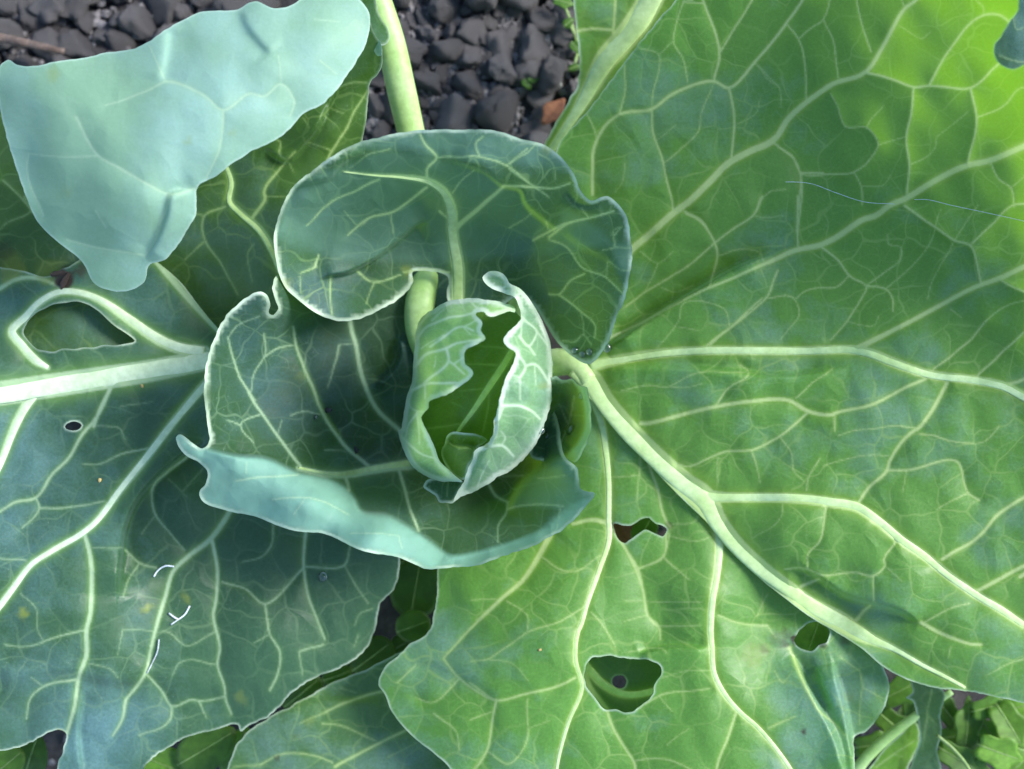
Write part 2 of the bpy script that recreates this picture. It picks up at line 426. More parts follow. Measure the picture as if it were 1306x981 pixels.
class Leaf:
    def __init__(self, parent, mat, outline, ctrl, veins=(), holes=(), steps=(), ribs=(), quilt=2.0, ripple=1.0, marks=(), seed=1,
                 bloom_shade=(), fine=1.9, coarse=3, edge=0.72, ribmat=None, name='leaf', label=None, base_rib=None, ridge=0.15, wmul=0.8, thick=0.7, under=(), ribmul=1.0, vamp=0.38):
        """outline, holes: closed loops; ctrl: x, y, z(mm); veins: (points, w0, w1); steps: (polyline, mm, sharpness px, reach px)
        marks: (x, y, radius, kind, strength); ribs: (points with width, name)"""
        self.seed = seed
        out = catmull(outline, 3.0, True)
        nrm = wob(out[:, 0], out[:, 1], 0.16, seed + 5) * 0.7 + wob(out[:, 0], out[:, 1], 0.45, seed + 6) * 0.45
        out = out + nrm[:, None] * 0.9
        hol = [catmull(h, 2.2, True) for h in holes]
        hol = [h + (wob(h[:, 0], h[:, 1], 0.35, seed + 8) * 0.7)[:, None] for h in hol]
        R = Raster(out[:, 0].min(), out[:, 1].min(), out[:, 0].max(), out[:, 1].max())
        vm, hm, dm, ed, rd = R.new(0), R.new(0), R.new(60), R.new(60), R.new(0)
        vl = []
        veins = list(veins) + [([q[:2] for q in p], None, [q[2] for q in p]) for p, nm in ribs if max(q[2] for q in p) < 9.5 and nm == 'vein']
        ribs = [(p, nm) for p, nm in ribs if not (max(q[2] for q in p) < 9.5 and nm == 'vein')]
        for pts, w0, w1 in veins:
            c = catmull(pts, 4.0)
            # slight natural wander
            k = min(1.0, 2.2 / max(w0 or 8, 1)) * 0.9
            c = c + np.stack([wob(c[:, 0], c[:, 1], 0.12, seed + 21), wob(c[:, 0], c[:, 1], 0.12, seed + 22)], 1) * k
            if w0 is None: vl.append((c, catmull([(q[0], q[1], w) for q, w in zip(pts, w1)], 4.0)[:, 2] * 0.92, False))
            else: vl.append((c, np.linspace(w0, w1, len(c)) * wmul, False))
        for pts, nm in ribs:
            c = catmull(pts, 4.0)
            vl.append((c[:, :2], c[:, 2] * ribmul * 1.04, True))
        for c, w, isrib in vl:
            for sl_, d, t, i in R.segs(c, 46):
                ww = w[i] * (1 - t) + w[i + 1] * t
                hw = ww * 0.5
                amp = np.clip(vamp + ww / 7.0, 0.45, 1.0)
                m = np.clip((hw + 0.75 - d) / 1.5, 0, 1) * amp
                h = np.exp(-(np.maximum(d - hw * 0.6, 0) / (hw * 0.8 + 2.6)) ** 2) * np.clip(ww / 7.0, 0.15, 1.0)
                q = np.clip(1 - (d / (hw + 1.2)) ** 2, 0, 1)
                vm[sl_] = np.maximum(vm[sl_], m); hm[sl_] = np.maximum(hm[sl_], h)
                if w.max() >= 2.4: dm[sl_] = np.minimum(dm[sl_], d)
                if not isrib: rd[sl_] = np.maximum(rd[sl_], q * hw * 2 * ridge)
        for loop in [out] + hol:
            for sl_, d, t, i in R.segs(np.concatenate([loop, loop[:1]]), 42):
                ed[sl_] = np.minimum(ed[sl_], d)
        # sample points: fine near veins and margins, coarse elsewhere
        gx = np.arange(out[:, 0].min(), out[:, 0].max(), fine)
        gy = np.arange(out[:, 1].min(), out[:, 1].max(), fine)
        X, Y = np.meshgrid(gx, gy)
        I, J = np.meshgrid(np.arange(len(gx)), np.arange(len(gy)))
        X, Y, I, J = X.ravel(), Y.ravel(), I.ravel(), J.ravel()
        X = X + rng.uniform(-0.2, 0.2, len(X)) * fine; Y = Y + rng.uniform(-0.2, 0.2, len(Y)) * fine
        near = (R.sample(hm, X, Y) > 0.07) | (R.sample(ed, X, Y) < 4.5)
        for poly, hgt, sharp, reach in steps:
            sd, _ = signed(catmull(poly, 6.0), X, Y)
            near |= np.abs(sd) < sharp * 2.5
        far_ = (X < -30) | (X > 1336) | (Y < -30) | (Y > 1011)
        near &= ~far_
        keep = near | ((I % coarse == 0) & (J % coarse == 0))
        keep &= R.sample(ed, X, Y) > fine * 0.55
        X, Y = X[keep], Y[keep]
        ins = inside(out, X, Y)
        for h in hol: ins &= ~inside(h, X, Y)
        X, Y = X[ins], Y[ins]
        pts, edges = [], []
        for loop in [out] + hol:
            s = len(pts); k = len(loop)
            pts += [(float(a), float(b)) for a, b in loop]
            edges += [(s + i, s + (i + 1) % k) for i in range(k)]
        pts += list(zip(X.tolist(), Y.tolist()))
        v2, _, tri, _, _, _ = delaunay_2d_cdt([Vector(p) for p in pts], edges, [], 0, 1e-4, False)
        V = np.array([(v.x, v.y) for v in v2]); T = np.array([t for t in tri if len(t) == 3])
        cx = V[T].mean(1)
        ok = inside(out, cx[:, 0], cx[:, 1])
        for h in hol: ok &= ~inside(h, cx[:, 0], cx[:, 1])
        T = T[ok]
        used = np.unique(T)
        remap = -np.ones(len(V), int); remap[used] = np.arange(len(used))
        V, T = V[used], remap[T]
        x, y = V[:, 0], V[:, 1]
        self.R, self.dm, self.ed, self.quilt, self.ripple = R, dm, ed, quilt, ripple
        self.tps = TPS(ctrl); self.steps = [(catmull(p, 6.0), h, s, r) for p, h, s, r in steps]
        z = self.height(x, y) + R.sample(rd, x, y) * 0.38 * 1.0
        co = Wn(x, y, z)
        a, b, c = V[T[:, 0]], V[T[:, 1]], V[T[:, 2]]
        area = (b[:, 0] - a[:, 0]) * (c[:, 1] - a[:, 1]) - (b[:, 1] - a[:, 1]) * (c[:, 0] - a[:, 0])
        T[area > 0] = T[area > 0][:, ::-1]
        # real thickness along every free edge
        E = np.concatenate([T[:, [0, 1]], T[:, [1, 2]], T[:, [2, 0]]])
        key = np.sort(E, 1); key = key[:, 0] * (len(V) + 1) + key[:, 1]
        _, inv, cnt = np.unique(key, return_inverse=True, return_counts=True)
        be = E[cnt[inv] == 1]
        bv = np.unique(be); m2 = -np.ones(len(V), int); m2[bv] = np.arange(len(bv)) + len(V)
        low = co[bv] - np.array([0, 0, thick * 0.001])
        co2 = np.concatenate([co, co[bv], low])
        m3 = m2 + len(bv)
        quads = np.stack([m2[be[:, 1]], m2[be[:, 0]], m3[be[:, 0]], m3[be[:, 1]]], 1)
        me = bpy.data.meshes.new(name)
        nv, ntq, nq = len(co2), len(T), len(quads)
        me.vertices.add(nv); me.vertices.foreach_set('co', co2.astype(np.float32).ravel())
        me.loops.add(ntq * 3 + nq * 4); me.polygons.add(ntq + nq)
        me.loops.foreach_set('vertex_index', np.concatenate([T.ravel(), quads.ravel()]).astype(np.int32))
        st = np.concatenate([np.arange(ntq) * 3, ntq * 3 + np.arange(nq) * 4]).astype(np.int32)
        me.polygons.foreach_set('loop_start', st)
        me.polygons.foreach_set('use_smooth', np.ones(ntq + nq, bool))
        me.update(calc_edges=True)
        def ext(v): return np.concatenate([v, v[bv], v[bv]])
        xx, yy = ext(x), ext(y)
        edv = R.sample(ed, xx, yy)
        marg = np.clip((3.4 * edge - edv) / 2.2, 0, 1) * (0.75 + 0.35 * wob(xx, yy, 0.12, seed + 40)) * min(1, edge * 2)
        F1 = np.stack([R.sample(vm, xx, yy) * 0.92, R.sample(hm, xx, yy) * 0.9, np.clip(marg, 0, 1), np.ones(len(xx))], 1)
        if base_rib is not None: F1[:, 0] = np.maximum(F1[:, 0], base_rib)
        bl, br, ye = np.zeros(len(xx)), np.zeros(len(xx)), np.zeros(len(xx))
        for bx, by, rr, am in bloom_shade:  # wax offsets; some negative spots on the left leaf are painted shade
            bl += am * np.exp(-((xx - bx) ** 2 + (yy - by) ** 2) / (rr * rr))
        for mx_, my_, rr, kind, am in marks:
            d = np.hypot(xx - mx_, yy - my_) * (1 + 0.28 * wob(xx, yy, 3.2 / max(rr, 4), seed + 60))
            f = np.clip((rr - d) / (rr * 0.45) + 0.3, 0, 1) * am
            if kind == 'brown': br = np.maximum(br, f)
            else: ye = np.maximum(ye, f)
        UN = np.zeros(len(xx))
        for poly, soft, am in under:
            pc = catmull(poly, 5.0, True)
            dd = np.abs(signed(np.concatenate([pc, pc[:1]]), xx, yy)[0])
            UN = np.maximum(UN, am * np.clip(0.5 + np.where(inside(pc, xx, yy), dd, -dd) / (2 * soft), 0, 1))
        F2 = np.stack([bl, br, ye, np.ones(len(xx))], 1)
        PL = np.stack([xx / 100 + seed * 13.7, yy / 100 + seed * 7.3, np.zeros(len(xx))], 1)
        for nm, dat, ty, key_ in (('fields', F1, 'FLOAT_COLOR', 'color'), ('marks', F2, 'FLOAT_COLOR', 'color'), ('plan', PL, 'FLOAT_VECTOR', 'vector'), ('underside', UN, 'FLOAT', 'value')):
            at = me.attributes.new(nm, ty, 'POINT')
            at.data.foreach_set(key_, dat.astype(np.float32).ravel())
        self.obj = link(name, me, mat, parent)
        if label: self.obj['label'] = label
        for pts, nm in ribs:
            c = catmull(pts, 5.0)
            zz = self.height(c[:, 0], c[:, 1]) + 0.25
            wv = c[:, 2] * ribmul * 0.88 * (1 + 0.05 * wob(c[:, 0], c[:, 1], 0.05, seed + 3))
            P = Wn(c[:, 0], c[:, 1], zz)
            tube(nm, np.column_stack([P, wv * 0.5 * K0 * (ZC - zz * 0.001) / DIST]), ribmat or M['rib'], self.obj, 14, 0.24)
    def height(self, x, y):
        z = self.tps(x, y)
        for p, h, s, r in self.steps:
            sd, t = signed(p, x, y)
            f = 1 / (1 + np.exp(-np.clip(sd / s * 3, -30, 30))) - 0.5
            z = z + h * f * np.exp(-(np.abs(sd) / r) ** 1.5) * np.clip(np.minimum(t, 1 - t) * 8 + 0.05, 0, 1)
        d = self.R.sample(self.dm, x, y)
        z = z + self.quilt * (1 - np.exp(-d / 16.0)) 
        e = self.R.sample(self.ed, x, y)
        z = z + self.ripple * wob(x, y, 0.055, self.seed + 31) * np.exp(-e / 16.0)
        z = z + 0.9 * wob(x, y, 0.022, self.seed + 32) + 0.38 * wob(x, y, 0.075, self.seed + 33)
        return z
# ------------------------------------------------------------------ ground
def ground():
    n = 130
    half = 0.62
    xs = np.linspace(-half, half, n)
    X, Y = np.meshgrid(xs, xs)
    Z = np.zeros_like(X)
    for i in range(n):
        for j in range(n):
            p = Vector((X[i, j], Y[i, j], 0))
            Z[i, j] = 0.006 * mnoise.noise(p * 28) + 0.004 * mnoise.noise(p * 75) + 0.002 * mnoise.noise(p * 160)
    fade = np.clip((half - np.maximum(abs(X), abs(Y))) / 0.08, 0, 1)
    Z = Z * fade
    V = np.stack([X.ravel(), Y.ravel(), Z.ravel()], 1).tolist()
    F = [(i * n + j, i * n + j + 1, (i + 1) * n + j + 1, (i + 1) * n + j) for i in range(n - 1) for j in range(n - 1)]
    # outer apron to the horizon
    s = len(V); B = 20.0
    V += [(-B, -B, 0), (B, -B, 0), (B, B, 0), (-B, B, 0), (-half, -half, 0), (half, -half, 0), (half, half, 0), (-half, half, 0)]
    F += [(s, s + 1, s + 5, s + 4), (s + 1, s + 2, s + 6, s + 5), (s + 2, s + 3, s + 7, s + 6), (s + 3, s, s + 4, s + 7)]
    tag(link('soil', mesh_from('soil', V, F), M['soil']), 'dark crumbly garden soil under the cabbage plant', 'soil', None, 'structure')
ground()

def clod_mesh(i, sub=2):
    r = random.Random(i * 7 + 1)
    bm = bmesh.new()
    for _ in range(13):
        d = Vector((r.gauss(0, 1), r.gauss(0, 1), r.gauss(0, 1))).normalized() * r.uniform(0.85, 1.15)
        d.z *= 0.8
        bm.verts.new(d)
    hull = bmesh.ops.convex_hull(bm, input=bm.verts[:])
    bmesh.ops.delete(bm, geom=[g for g in hull['geom_interior'] if isinstance(g, bmesh.types.BMVert)], context='VERTS')
    bmesh.ops.subdivide_edges(bm, edges=bm.edges[:], cuts=4, use_grid_fill=True)
    bmesh.ops.triangulate(bm, faces=bm.faces[:])
    for _ in range(2): bmesh.ops.smooth_vert(bm, verts=bm.verts[:], factor=0.5, use_axis_x=True, use_axis_y=True, use_axis_z=True)
    off = Vector((i * 3.1, i * 1.7, i * 5.3))
    for v in bm.verts:
        v.co *= 1.15 + 0.22 * mnoise.noise(v.co * 2.0 + off) + 0.15 * mnoise.noise(v.co * 4.3 + off) + 0.10 * mnoise.noise(v.co * 9 + off)
    me = bpy.data.meshes.new('soil_clod'); bm.to_mesh(me); bm.free()
    me.polygons.foreach_set('use_smooth', [True] * len(me.polygons))
    me.materials.append(M['clod'])
    return me
CM = [clod_mesh(i, 3) for i in range(9)]
rc = random.Random(5)
zones = [(478, -18, 742, 205, 95), (-25, -22, 335, 92, 66)]
placed = []
for (x0, y0, x1, y1, cnt) in zones:
    tries = 0; k = 0
    while k < cnt and tries < 4000:
        tries += 1
        px, py = rc.uniform(x0, x1), rc.uniform(y0, y1)
        r = rc.choice([0.005, 0.0065, 0.008, 0.0095, 0.011, 0.013]) * rc.uniform(0.85, 1.2)
        wx, wy, _ = W(px, py, 5)
        if any((wx - a) ** 2 + (wy - b) ** 2 < ((r + c) * 0.60) ** 2 for a, b, c in placed): continue
        placed.append((wx, wy, r)); k += 1
        o = link('soil_clod', rc.choice(CM))
        o.location = (wx, wy, r * rc.uniform(0.2, 0.7))
        o.scale = (r * rc.uniform(0.9, 1.25), r * rc.uniform(0.85, 1.1), r * rc.uniform(0.8, 1.1))
        o.rotation_euler = (rc.uniform(-0.5, 0.5), rc.uniform(-0.5, 0.5), rc.uniform(0, 6.28))
        up = zones.index((x0, y0, x1, y1, cnt)) == 0
        if up: tag(o, 'rough dark grey soil clod lying between the cabbage stalk and the large right leaf', 'soil clod', 'soil clods beside the stalk')
        else: tag(o, 'rough dark grey soil clod lying beyond the pale folded leaf and twig', 'soil clod', 'soil clods beyond the folded leaf')
# crumbs between the clods
def crumbs():
    V, F = [], []
    ico = bmesh.new(); bmesh.ops.create_icosphere(ico, subdivisions=1, radius=1.0)
    iv = [v.co.copy() for v in ico.verts]; fi = [[v.index for v in f.verts] for f in ico.faces]; ico.free()
    for _ in range(2600):
        z = rc.random()
        if z < 0.62: px, py = rc.uniform(465, 750), rc.uniform(-25, 215)
        elif z < 0.85: px, py = rc.uniform(-30, 345), rc.uniform(-30, 100)
        else: px, py = rc.uniform(0, 1306), rc.uniform(650, 990)
        wx, wy, _ = W(px, py, 2)
        r = rc.choice([0.0008, 0.0011, 0.0015, 0.002, 0.0027]) * rc.uniform(0.8, 1.3)
        s = len(V)
        sx, sy, sz = rc.uniform(.7, 1.3), rc.uniform(.7, 1.3), rc.uniform(.6, 1.0)
        for v in iv:
            j = rc.uniform(0.72, 1.2)
            V.append((wx + v.x * r * sx * j, wy + v.y * r * sy * j, 0.0025 + v.z * r * sz * j))
        F += [tuple(s + k for k in f) for f in fi]
    tag(link('soil_crumbs', mesh_from('soil_crumbs', V, F, False), M['clod']), 'loose fine soil crumbs scattered between the clods', 'soil', None, 'stuff')
crumbs()

# ------------------------------------------------------------------ cabbage plant
plant = link('cabbage_plant', None)
plant.empty_display_size = 0.02
plant.location = (0, 0, 0)
tag(plant, 'young blue-green cabbage plant with a small loose heart and wide veined outer leaves', 'cabbage')

GLA = (0.125, 0.235, 0.19)
M['A'] = leaf_material('leaf_outer_right', (0.135, 0.330, 0.058), (0.205, 0.37, 0.275), 0.42, 0.40, tcol=(0.25, 0.52, 0.010), fine=0.6, vein=(0.58, 0.74, 0.28), halo=(0.24, 0.43, 0.045))
M['D'] = leaf_material('leaf_outer_left', (0.048, 0.122, 0.058), (0.130, 0.262, 0.262), 0.62, 0.28, vein=(0.44, 0.60, 0.34), halo=(0.16, 0.32, 0.07), fine=0.30, bvar=0.65)  # green end kept dark for the painted shade spots of this leaf
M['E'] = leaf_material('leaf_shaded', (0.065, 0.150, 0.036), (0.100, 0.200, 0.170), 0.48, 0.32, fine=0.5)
M['F'] = leaf_material('leaf_underside', (0.24, 0.42, 0.27), (0.335, 0.54, 0.50), 0.70, 0.28, vein=(0.40, 0.57, 0.38), halo=(0.27, 0.44, 0.28), fine=0.2, rough=0.6, cell=1.3, bvar=0.55, grain=0.25, medge=(0.5, 0.68, 0.55))
M['B'] = leaf_material('leaf_inner_cup', (0.032, 0.078, 0.042), (0.060, 0.128, 0.142), 0.72, 0.24, vein=(0.42, 0.58, 0.36), halo=(0.11, 0.22, 0.10), fine=0.5, rough=0.62, sheen=0.1, spec=0.25)  # dark upper surface, lowered further to paint the shade deep in the cup
M['H'] = leaf_material('leaf_inner_hood', (0.050, 0.120, 0.052), (0.068, 0.138, 0.150), 0.68, 0.24, vein=(0.46, 0.63, 0.27), halo=(0.13, 0.27, 0.08), fine=0.6, rough=0.58, sheen=0.1, spec=0.3, under=(0.13, 0.26, 0.195))  # bluish dark upper surface, lowered further to paint shade inside the hood
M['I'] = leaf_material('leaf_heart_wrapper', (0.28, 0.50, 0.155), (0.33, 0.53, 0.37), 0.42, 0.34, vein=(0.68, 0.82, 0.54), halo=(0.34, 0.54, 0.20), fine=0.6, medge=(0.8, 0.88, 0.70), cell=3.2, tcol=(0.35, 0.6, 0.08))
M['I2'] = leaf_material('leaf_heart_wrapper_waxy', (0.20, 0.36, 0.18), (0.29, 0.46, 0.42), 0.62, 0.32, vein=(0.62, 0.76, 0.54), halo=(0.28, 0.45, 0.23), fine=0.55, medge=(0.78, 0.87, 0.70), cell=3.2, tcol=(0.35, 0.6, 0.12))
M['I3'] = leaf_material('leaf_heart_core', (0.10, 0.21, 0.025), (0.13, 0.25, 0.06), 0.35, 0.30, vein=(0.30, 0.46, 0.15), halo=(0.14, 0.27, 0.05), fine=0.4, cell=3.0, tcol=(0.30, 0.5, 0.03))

def V_(key, w0, w1, *nums): return (C(key, *nums), w0, w1)
def RB(name, *pw): return ([tuple(p) for p in pw], name)
def wr(pts, ws):
    pts = list(pts)
    w = np.interp(np.linspace(0, 1, len(pts)), np.linspace(0, 1, len(ws)), ws)
    return [(p[0], p[1], float(a)) for p, a in zip(pts, w)]

# ---- large right leaf, upper blade
A_out = [(730, 455), (735, 430), (725, 380), (712, 300), (706, 235), (711, 190), (754, 135), (794, 83), (812, 58), (861, 0), (900, -55), (1100, -70), (1285, -60),
         (1297, -15), (1300, 11), (1288, 30), (1269, 63), (1274, 79), (1291, 87), (1306, 83), (1345, 70), (1395, 75), (1410, 400), (1405, 915), (1306, 897), (1243, 883), (1200, 878),
         (1160, 868), (1126, 850), (1100, 828), (1059, 802), (1038, 790), (1005, 766), (962, 732), (924, 695), (906, 671), (871, 637), (829, 594), (780, 539), (752, 508), (733, 482)]
mid_A = C('c') + [(735, 468), (755, 489), (770, 512), (801, 549), (835, 583), (871, 616), (899, 638), (914, 665), (939, 696), (976, 730), (1006, 752), (1037, 774), (1070, 792), (1096, 808), (1118, 818), (1140, 827), (1175, 847), (1206, 863), (1231, 877)]
ribs_A = [RB('midrib', *wr(mid_A, [34, 30, 27, 27, 27, 29, 31, 26, 22, 21, 20, 21, 24, 20, 13, 9, 7, 6, 4])),
          RB('vein', *wr(C('i', 165, 712, 300, 680, 450, 657, 600, 645, 800, 643, 1000, 645, 1150, 642, 1250, 640) + C('j', 650, 650, 760, 692, 900, 740, 1100, 767, 1220, 792, 1306, 835, 1500, 930), [15, 12, 11, 11, 11, 11, 12, 12, 11, 11, 12, 13])),
          RB('vein', *wr([(896, 632), (915, 634)] + C('l', 100, 440, 200, 440, 380, 445, 500, 460, 610, 480, 700, 540, 800, 620, 900, 690, 1000, 770, 1100, 840, 1200, 900, 1306, 970), [18, 12, 12, 13, 13, 12, 11, 11, 10])),
          RB('vein', *wr([(745, 450)] + C('i', 260, 590, 400, 520, 500, 465, 640, 395, 760, 345, 860, 300, 940, 265, 1030, 225, 1130, 205, 1200, 170, 1306, 100) + C('j', 690, 80) + C('d', 680, 960, 750, 930, 900, 840, 1040, 775, 1150, 750, 1306, 685, 1500, 600), [3, 3, 3, 4, 7, 8, 8, 8, 8, 8, 8])),
          RB('vein', *wr([(742, 440), (770, 380)] + C('i', 340, 230, 420, 160, 520, 70, 600, 10) + C('c', 820, 770, 910, 680, 1000, 630, 1080, 596) + C('d', 150, 640, 200, 560, 300, 470, 420, 390, 560, 340, 650, 210, 750, 40, 800, 0, 860, -80), [9, 9, 9, 9, 9, 9, 8, 7, 6, 5, 4])),
          RB('vein', *wr(C('j', 615, 632, 700, 590, 800, 540, 950, 460, 1100, 380, 1200, 345, 1306, 295, 1450, 240), [8, 6, 6, 7, 7])),
          RB('vein', *wr(C('k', 385, 130, 400, 132, 550, 95, 700, 60, 850, 38, 1000, 35, 1080, 80, 1180, 95) + C('j', 520, 905, 670, 870, 830, 790, 895, 762), [6, 5, 5, 5, 4, 4])),
          ]
veins_A = [
    V_('c', 5, 4.5, 345, 810, 360, 590, 450, 480, 590, 455, 700, 380, 850, 340, 915, 365, 1020, 260, 1150, 100, 1220, 0, 1260, -80),
    V_('c', 3, 2.5, 455, 480, 480, 380, 480, 270), V_('c', 2, 2, 590, 455, 605, 340, 620, 230, 540, 200), V_('c', 3, 3, 590, 455, 600, 560, 640, 680, 680, 870),
    V_('c', 2, 1.5, 640, 680, 740, 600, 785, 550, 795, 480, 850, 350), V_('c', 4, 3.5, 850, 340, 875, 220, 810, 10, 780, -80), V_('c', 3.2, 3, 875, 220, 960, 80, 1010, 0, 1050, -60),
    V_('c', 2, 2, 740, 340, 720, 240, 685, 170, 720, 0), V_('c', 1.5, 1.5, 685, 170, 620, 230), V_('c', 4, 3.5, 915, 365, 935, 480, 925, 650), V_('c', 2, 2, 325, 480, 365, 580),
    V_('c', 3, 3, 1100, 590, 1180, 660, 1210, 720, 1200, 980), V_('c', 3, 3, 1210, 720, 1306, 720), V_('c', 3.4, 3, 730, 880, 800, 920, 840, 980),
    V_('c', 1.6, 2, 1150, 790, 1080, 800, 1020, 890, 900, 980), V_('c', 1.3, 1, 940, 520, 1030, 470, 1040, 420), V_('c', 1.5, 1, 1030, 270, 1080, 320, 1120, 360, 1130, 420),
    V_('c', 1.3, 1, 610, 590, 690, 520), V_('c', 1.3, 1, 480, 680, 470, 750, 440, 800), V_('c', 3, 2.5, 760, 0, 720, 5, 810, 15),
    V_('d', 2.6, 2.5, 200, 120, 250, 180, 280, 290, 290, 460), V_('d', 2.2, 2, 250, 180, 310, 130, 370, 90, 395, 0), V_('d', 2, 2.4, 370, 90, 410, 190, 430, 280, 435, 370),
    V_('d', 2.4, 2.6, 525, 0, 545, 110, 590, 240), V_('d', 4, 3.2, 560, 340, 690, 370, 790, 410, 860, 400, 1055, 410, 1185, 300), V_('d', 3.6, 3.4, 790, 410, 775, 550, 755, 640, 770, 770, 760, 910),
    V_('d', 3.4, 3, 860, 400, 980, 200, 1110, 75, 1190, 70, 1240, 105), V_('d', 1.5, 1.5, 1110, 75, 1115, 40, 1080, 0), V_('d', 3.6, 3.4, 1055, 410, 1085, 550, 1070, 650, 1040, 770),
    V_('d', 2.2, 1.8, 1085, 550, 1190, 510, 1280, 420, 1306, 410), V_('d', 3, 1.8, 140, 670, 220, 730, 265, 810, 400, 815, 510, 805, 620, 680, 570, 600, 470, 590, 430, 490, 400, 440),
    V_('d', 3, 3, 265, 810, 250, 980), V_('d', 1.6, 1.2, 570, 600, 605, 540, 650, 490), V_('d', 1.6, 1.4, 620, 680, 750, 640), V_('d', 2.2, 2, 510, 805, 545, 870, 550, 960),
    V_('d', 1.3, 1, 545, 870, 640, 870, 680, 820), V_('d', 1.8, 1, 770, 770, 840, 740, 890, 690, 900, 640), V_('d', 2.6, 2.4, 1150, 760, 1190, 840, 1245, 880, 1260, 970), V_('d', 1.6, 1.4, 1245, 880, 1306, 820),
    V_('d', 1.5, 1, 965, 590, 1050, 520), V_('d', 1.2, 1, 965, 590, 900, 640), V_('d', 1.2, 1, 720, 120, 830, 180, 870, 150), V_('d', 1.4, 1, 50, 300, 110, 370, 160, 410, 165, 500), V_('d', 2.4, 2, 750, 40, 735, 0),
    V_('i', 3.4, 3, 570, 70, 630, 105, 690, 190, 700, 250, 670, 380), V_('i', 3, 2.4, 690, 195, 620, 260, 520, 330, 400, 400, 320, 460), V_('i', 3, 3, 690, 195, 780, 130, 850, 80, 890, 0),
    V_('i', 2.2, 1.5, 700, 250, 780, 225, 880, 235, 890, 270), V_('i', 1.3, 1, 850, 80, 900, 90, 980, 85), V_('i', 1.4, 1, 380, 230, 455, 280, 520, 230), V_('i', 1.4, 1.2, 455, 280, 400, 400),
    V_('i', 1.2, 1, 470, 380, 520, 400, 600, 370), V_('i', 3, 3, 1035, 0, 1035, 210), V_('i', 3.2, 2.6, 660, 620, 750, 550, 890, 425), V_('i', 1.6, 1.2, 750, 550, 740, 480, 690, 450, 560, 450, 540, 520, 440, 640), V_('i', 1.4, 1, 540, 545, 620, 560),
    V_('j', 3.4, 2.2, 465, 215, 530, 265, 580, 330, 650, 380, 620, 440, 570, 520, 500, 600), V_('j', 2.6, 2, 650, 380, 730, 385, 760, 430, 760, 480), V_('j', 2.2, 1.6, 650, 380, 720, 320, 790, 260, 795, 215, 745, 200, 740, 160),
    V_('j', 2.2, 1.8, 580, 330, 520, 380, 400, 390, 360, 425), V_('j', 2.2, 1.2, 235, 425, 350, 425, 370, 490, 290, 600), V_('j', 3, 3, 280, 310, 235, 420, 160, 490, 80, 550, 0, 620),
    V_('j', 1.7, 1.3, 730, 385, 830, 300, 900, 220, 960, 60), V_('j', 3.8, 3.4, 810, 40, 900, 105, 1020, 185, 1080, 205, 1110, 280, 1125, 360), V_('j', 3, 3, 1080, 205, 1170, 120, 1260, 40, 1306, 35),
    V_('j', 1.6, 1.4, 1020, 185, 1060, 120, 1110, 40), V_('j', 1.7, 1.2, 1015, 190, 960, 290, 920, 360, 905, 430), V_('j', 1.3, 1, 1000, 470, 1050, 510), V_('j', 3, 3, 1210, 350, 1306, 400),
    V_('j', 2.8, 3, 1150, 520, 1070, 610, 930, 720), V_('j', 2, 1.5, 1150, 520, 1230, 460, 1306, 440), V_('j', 3, 3.4, 1306, 570, 1220, 650, 1110, 750), V_('j', 1.3, 1, 570, 520, 680, 540, 700, 500),
    V_('i', 3, 2, 700, 870, 740, 810, 830, 740, 800, 700), V_('i', 2.2, 1.6, 1030, 840, 1100, 780, 1180, 720), V_('k', 3.8, 2.6, 1075, 90, 960, 185, 850, 240, 730, 250, 580, 310, 540, 300),
    V_('k', 2.8, 2.4, 1185, 95, 1190, 160), V_('k', 2.2, 1.4, 960, 185, 1010, 260, 1020, 330, 1060, 370), V_('k', 2.2, 1.5, 840, 240, 870, 330, 880, 380), V_('i', 1.8, 1.2, 300, 810, 400, 790, 500, 790, 600, 740, 830, 735),
    V_('i', 1.4, 1, 500, 790, 580, 800, 640, 780), V_('k', 1.4, 1, 700, 270, 705, 380), V_('k', 1.4, 1, 590, 310, 600, 380),
    (C('j', 985, 780, 920, 900, 860, 970) + C('l', 855, 155, 745, 290, 735, 325, 660, 400, 620, 460), 6, 4.5), V_('l', 3.6, 3, 735, 325, 820, 325, 1025, 290, 1075, 420, 1120, 450),
    V_('l', 2.2, 1.5, 855, 145, 680, 150, 530, 180), V_('l', 2.4, 1.6, 870, 175, 1140, 205, 1200, 140), V_('l', 1.6, 1.4, 470, 310, 600, 270, 740, 265), V_('l', 2.2, 1.8, 455, 280, 410, 350, 400, 410), V_('l', 1.4, 1, 820, 325, 800, 420),
    V_('l', 5, 5, 965, 695, 1120, 600, 1200, 510, 1306, 440, 1400, 400), V_('l', 6, 6, 1120, 825, 1220, 770, 1306, 725, 1400, 690), V_('l', 3.2, 2.4, 485, 480, 455, 620, 405, 680, 405, 735),
    V_('l', 2.6, 3, 310, 740, 400, 735, 470, 765, 600, 750, 680, 765, 730, 720, 725, 700, 770, 620), V_('l', 3, 2.6, 680, 765, 680, 870), V_('l', 1.6, 1, 300, 470, 290, 530, 180, 610), V_('l', 1.5, 1, 740, 730, 800, 790),
    V_('l', 2, 1.5, 1070, 420, 940, 490), V_('l', 5, 4, 380, 810, 450, 780), V_('r', 6, 4, 880, 370, 940, 405, 1000, 430, 1080, 458, 1130, 460), V_('r', 2.4, 2, 890, 370, 1000, 310, 1080, 290), V_('r', 7, 4, 600, 370, 640, 320, 665, 300), V_('r', 2, 1.4, 1000, 470, 990, 520), V_('r', 2, 1.4, 1306, 520, 1240, 540, 1150, 590),
    V_('l', 6, 5, 1290, 770, 1306, 760, 1400, 720), V_('j', 6, 4, 1240, 785, 1290, 770, 1400, 720),
]
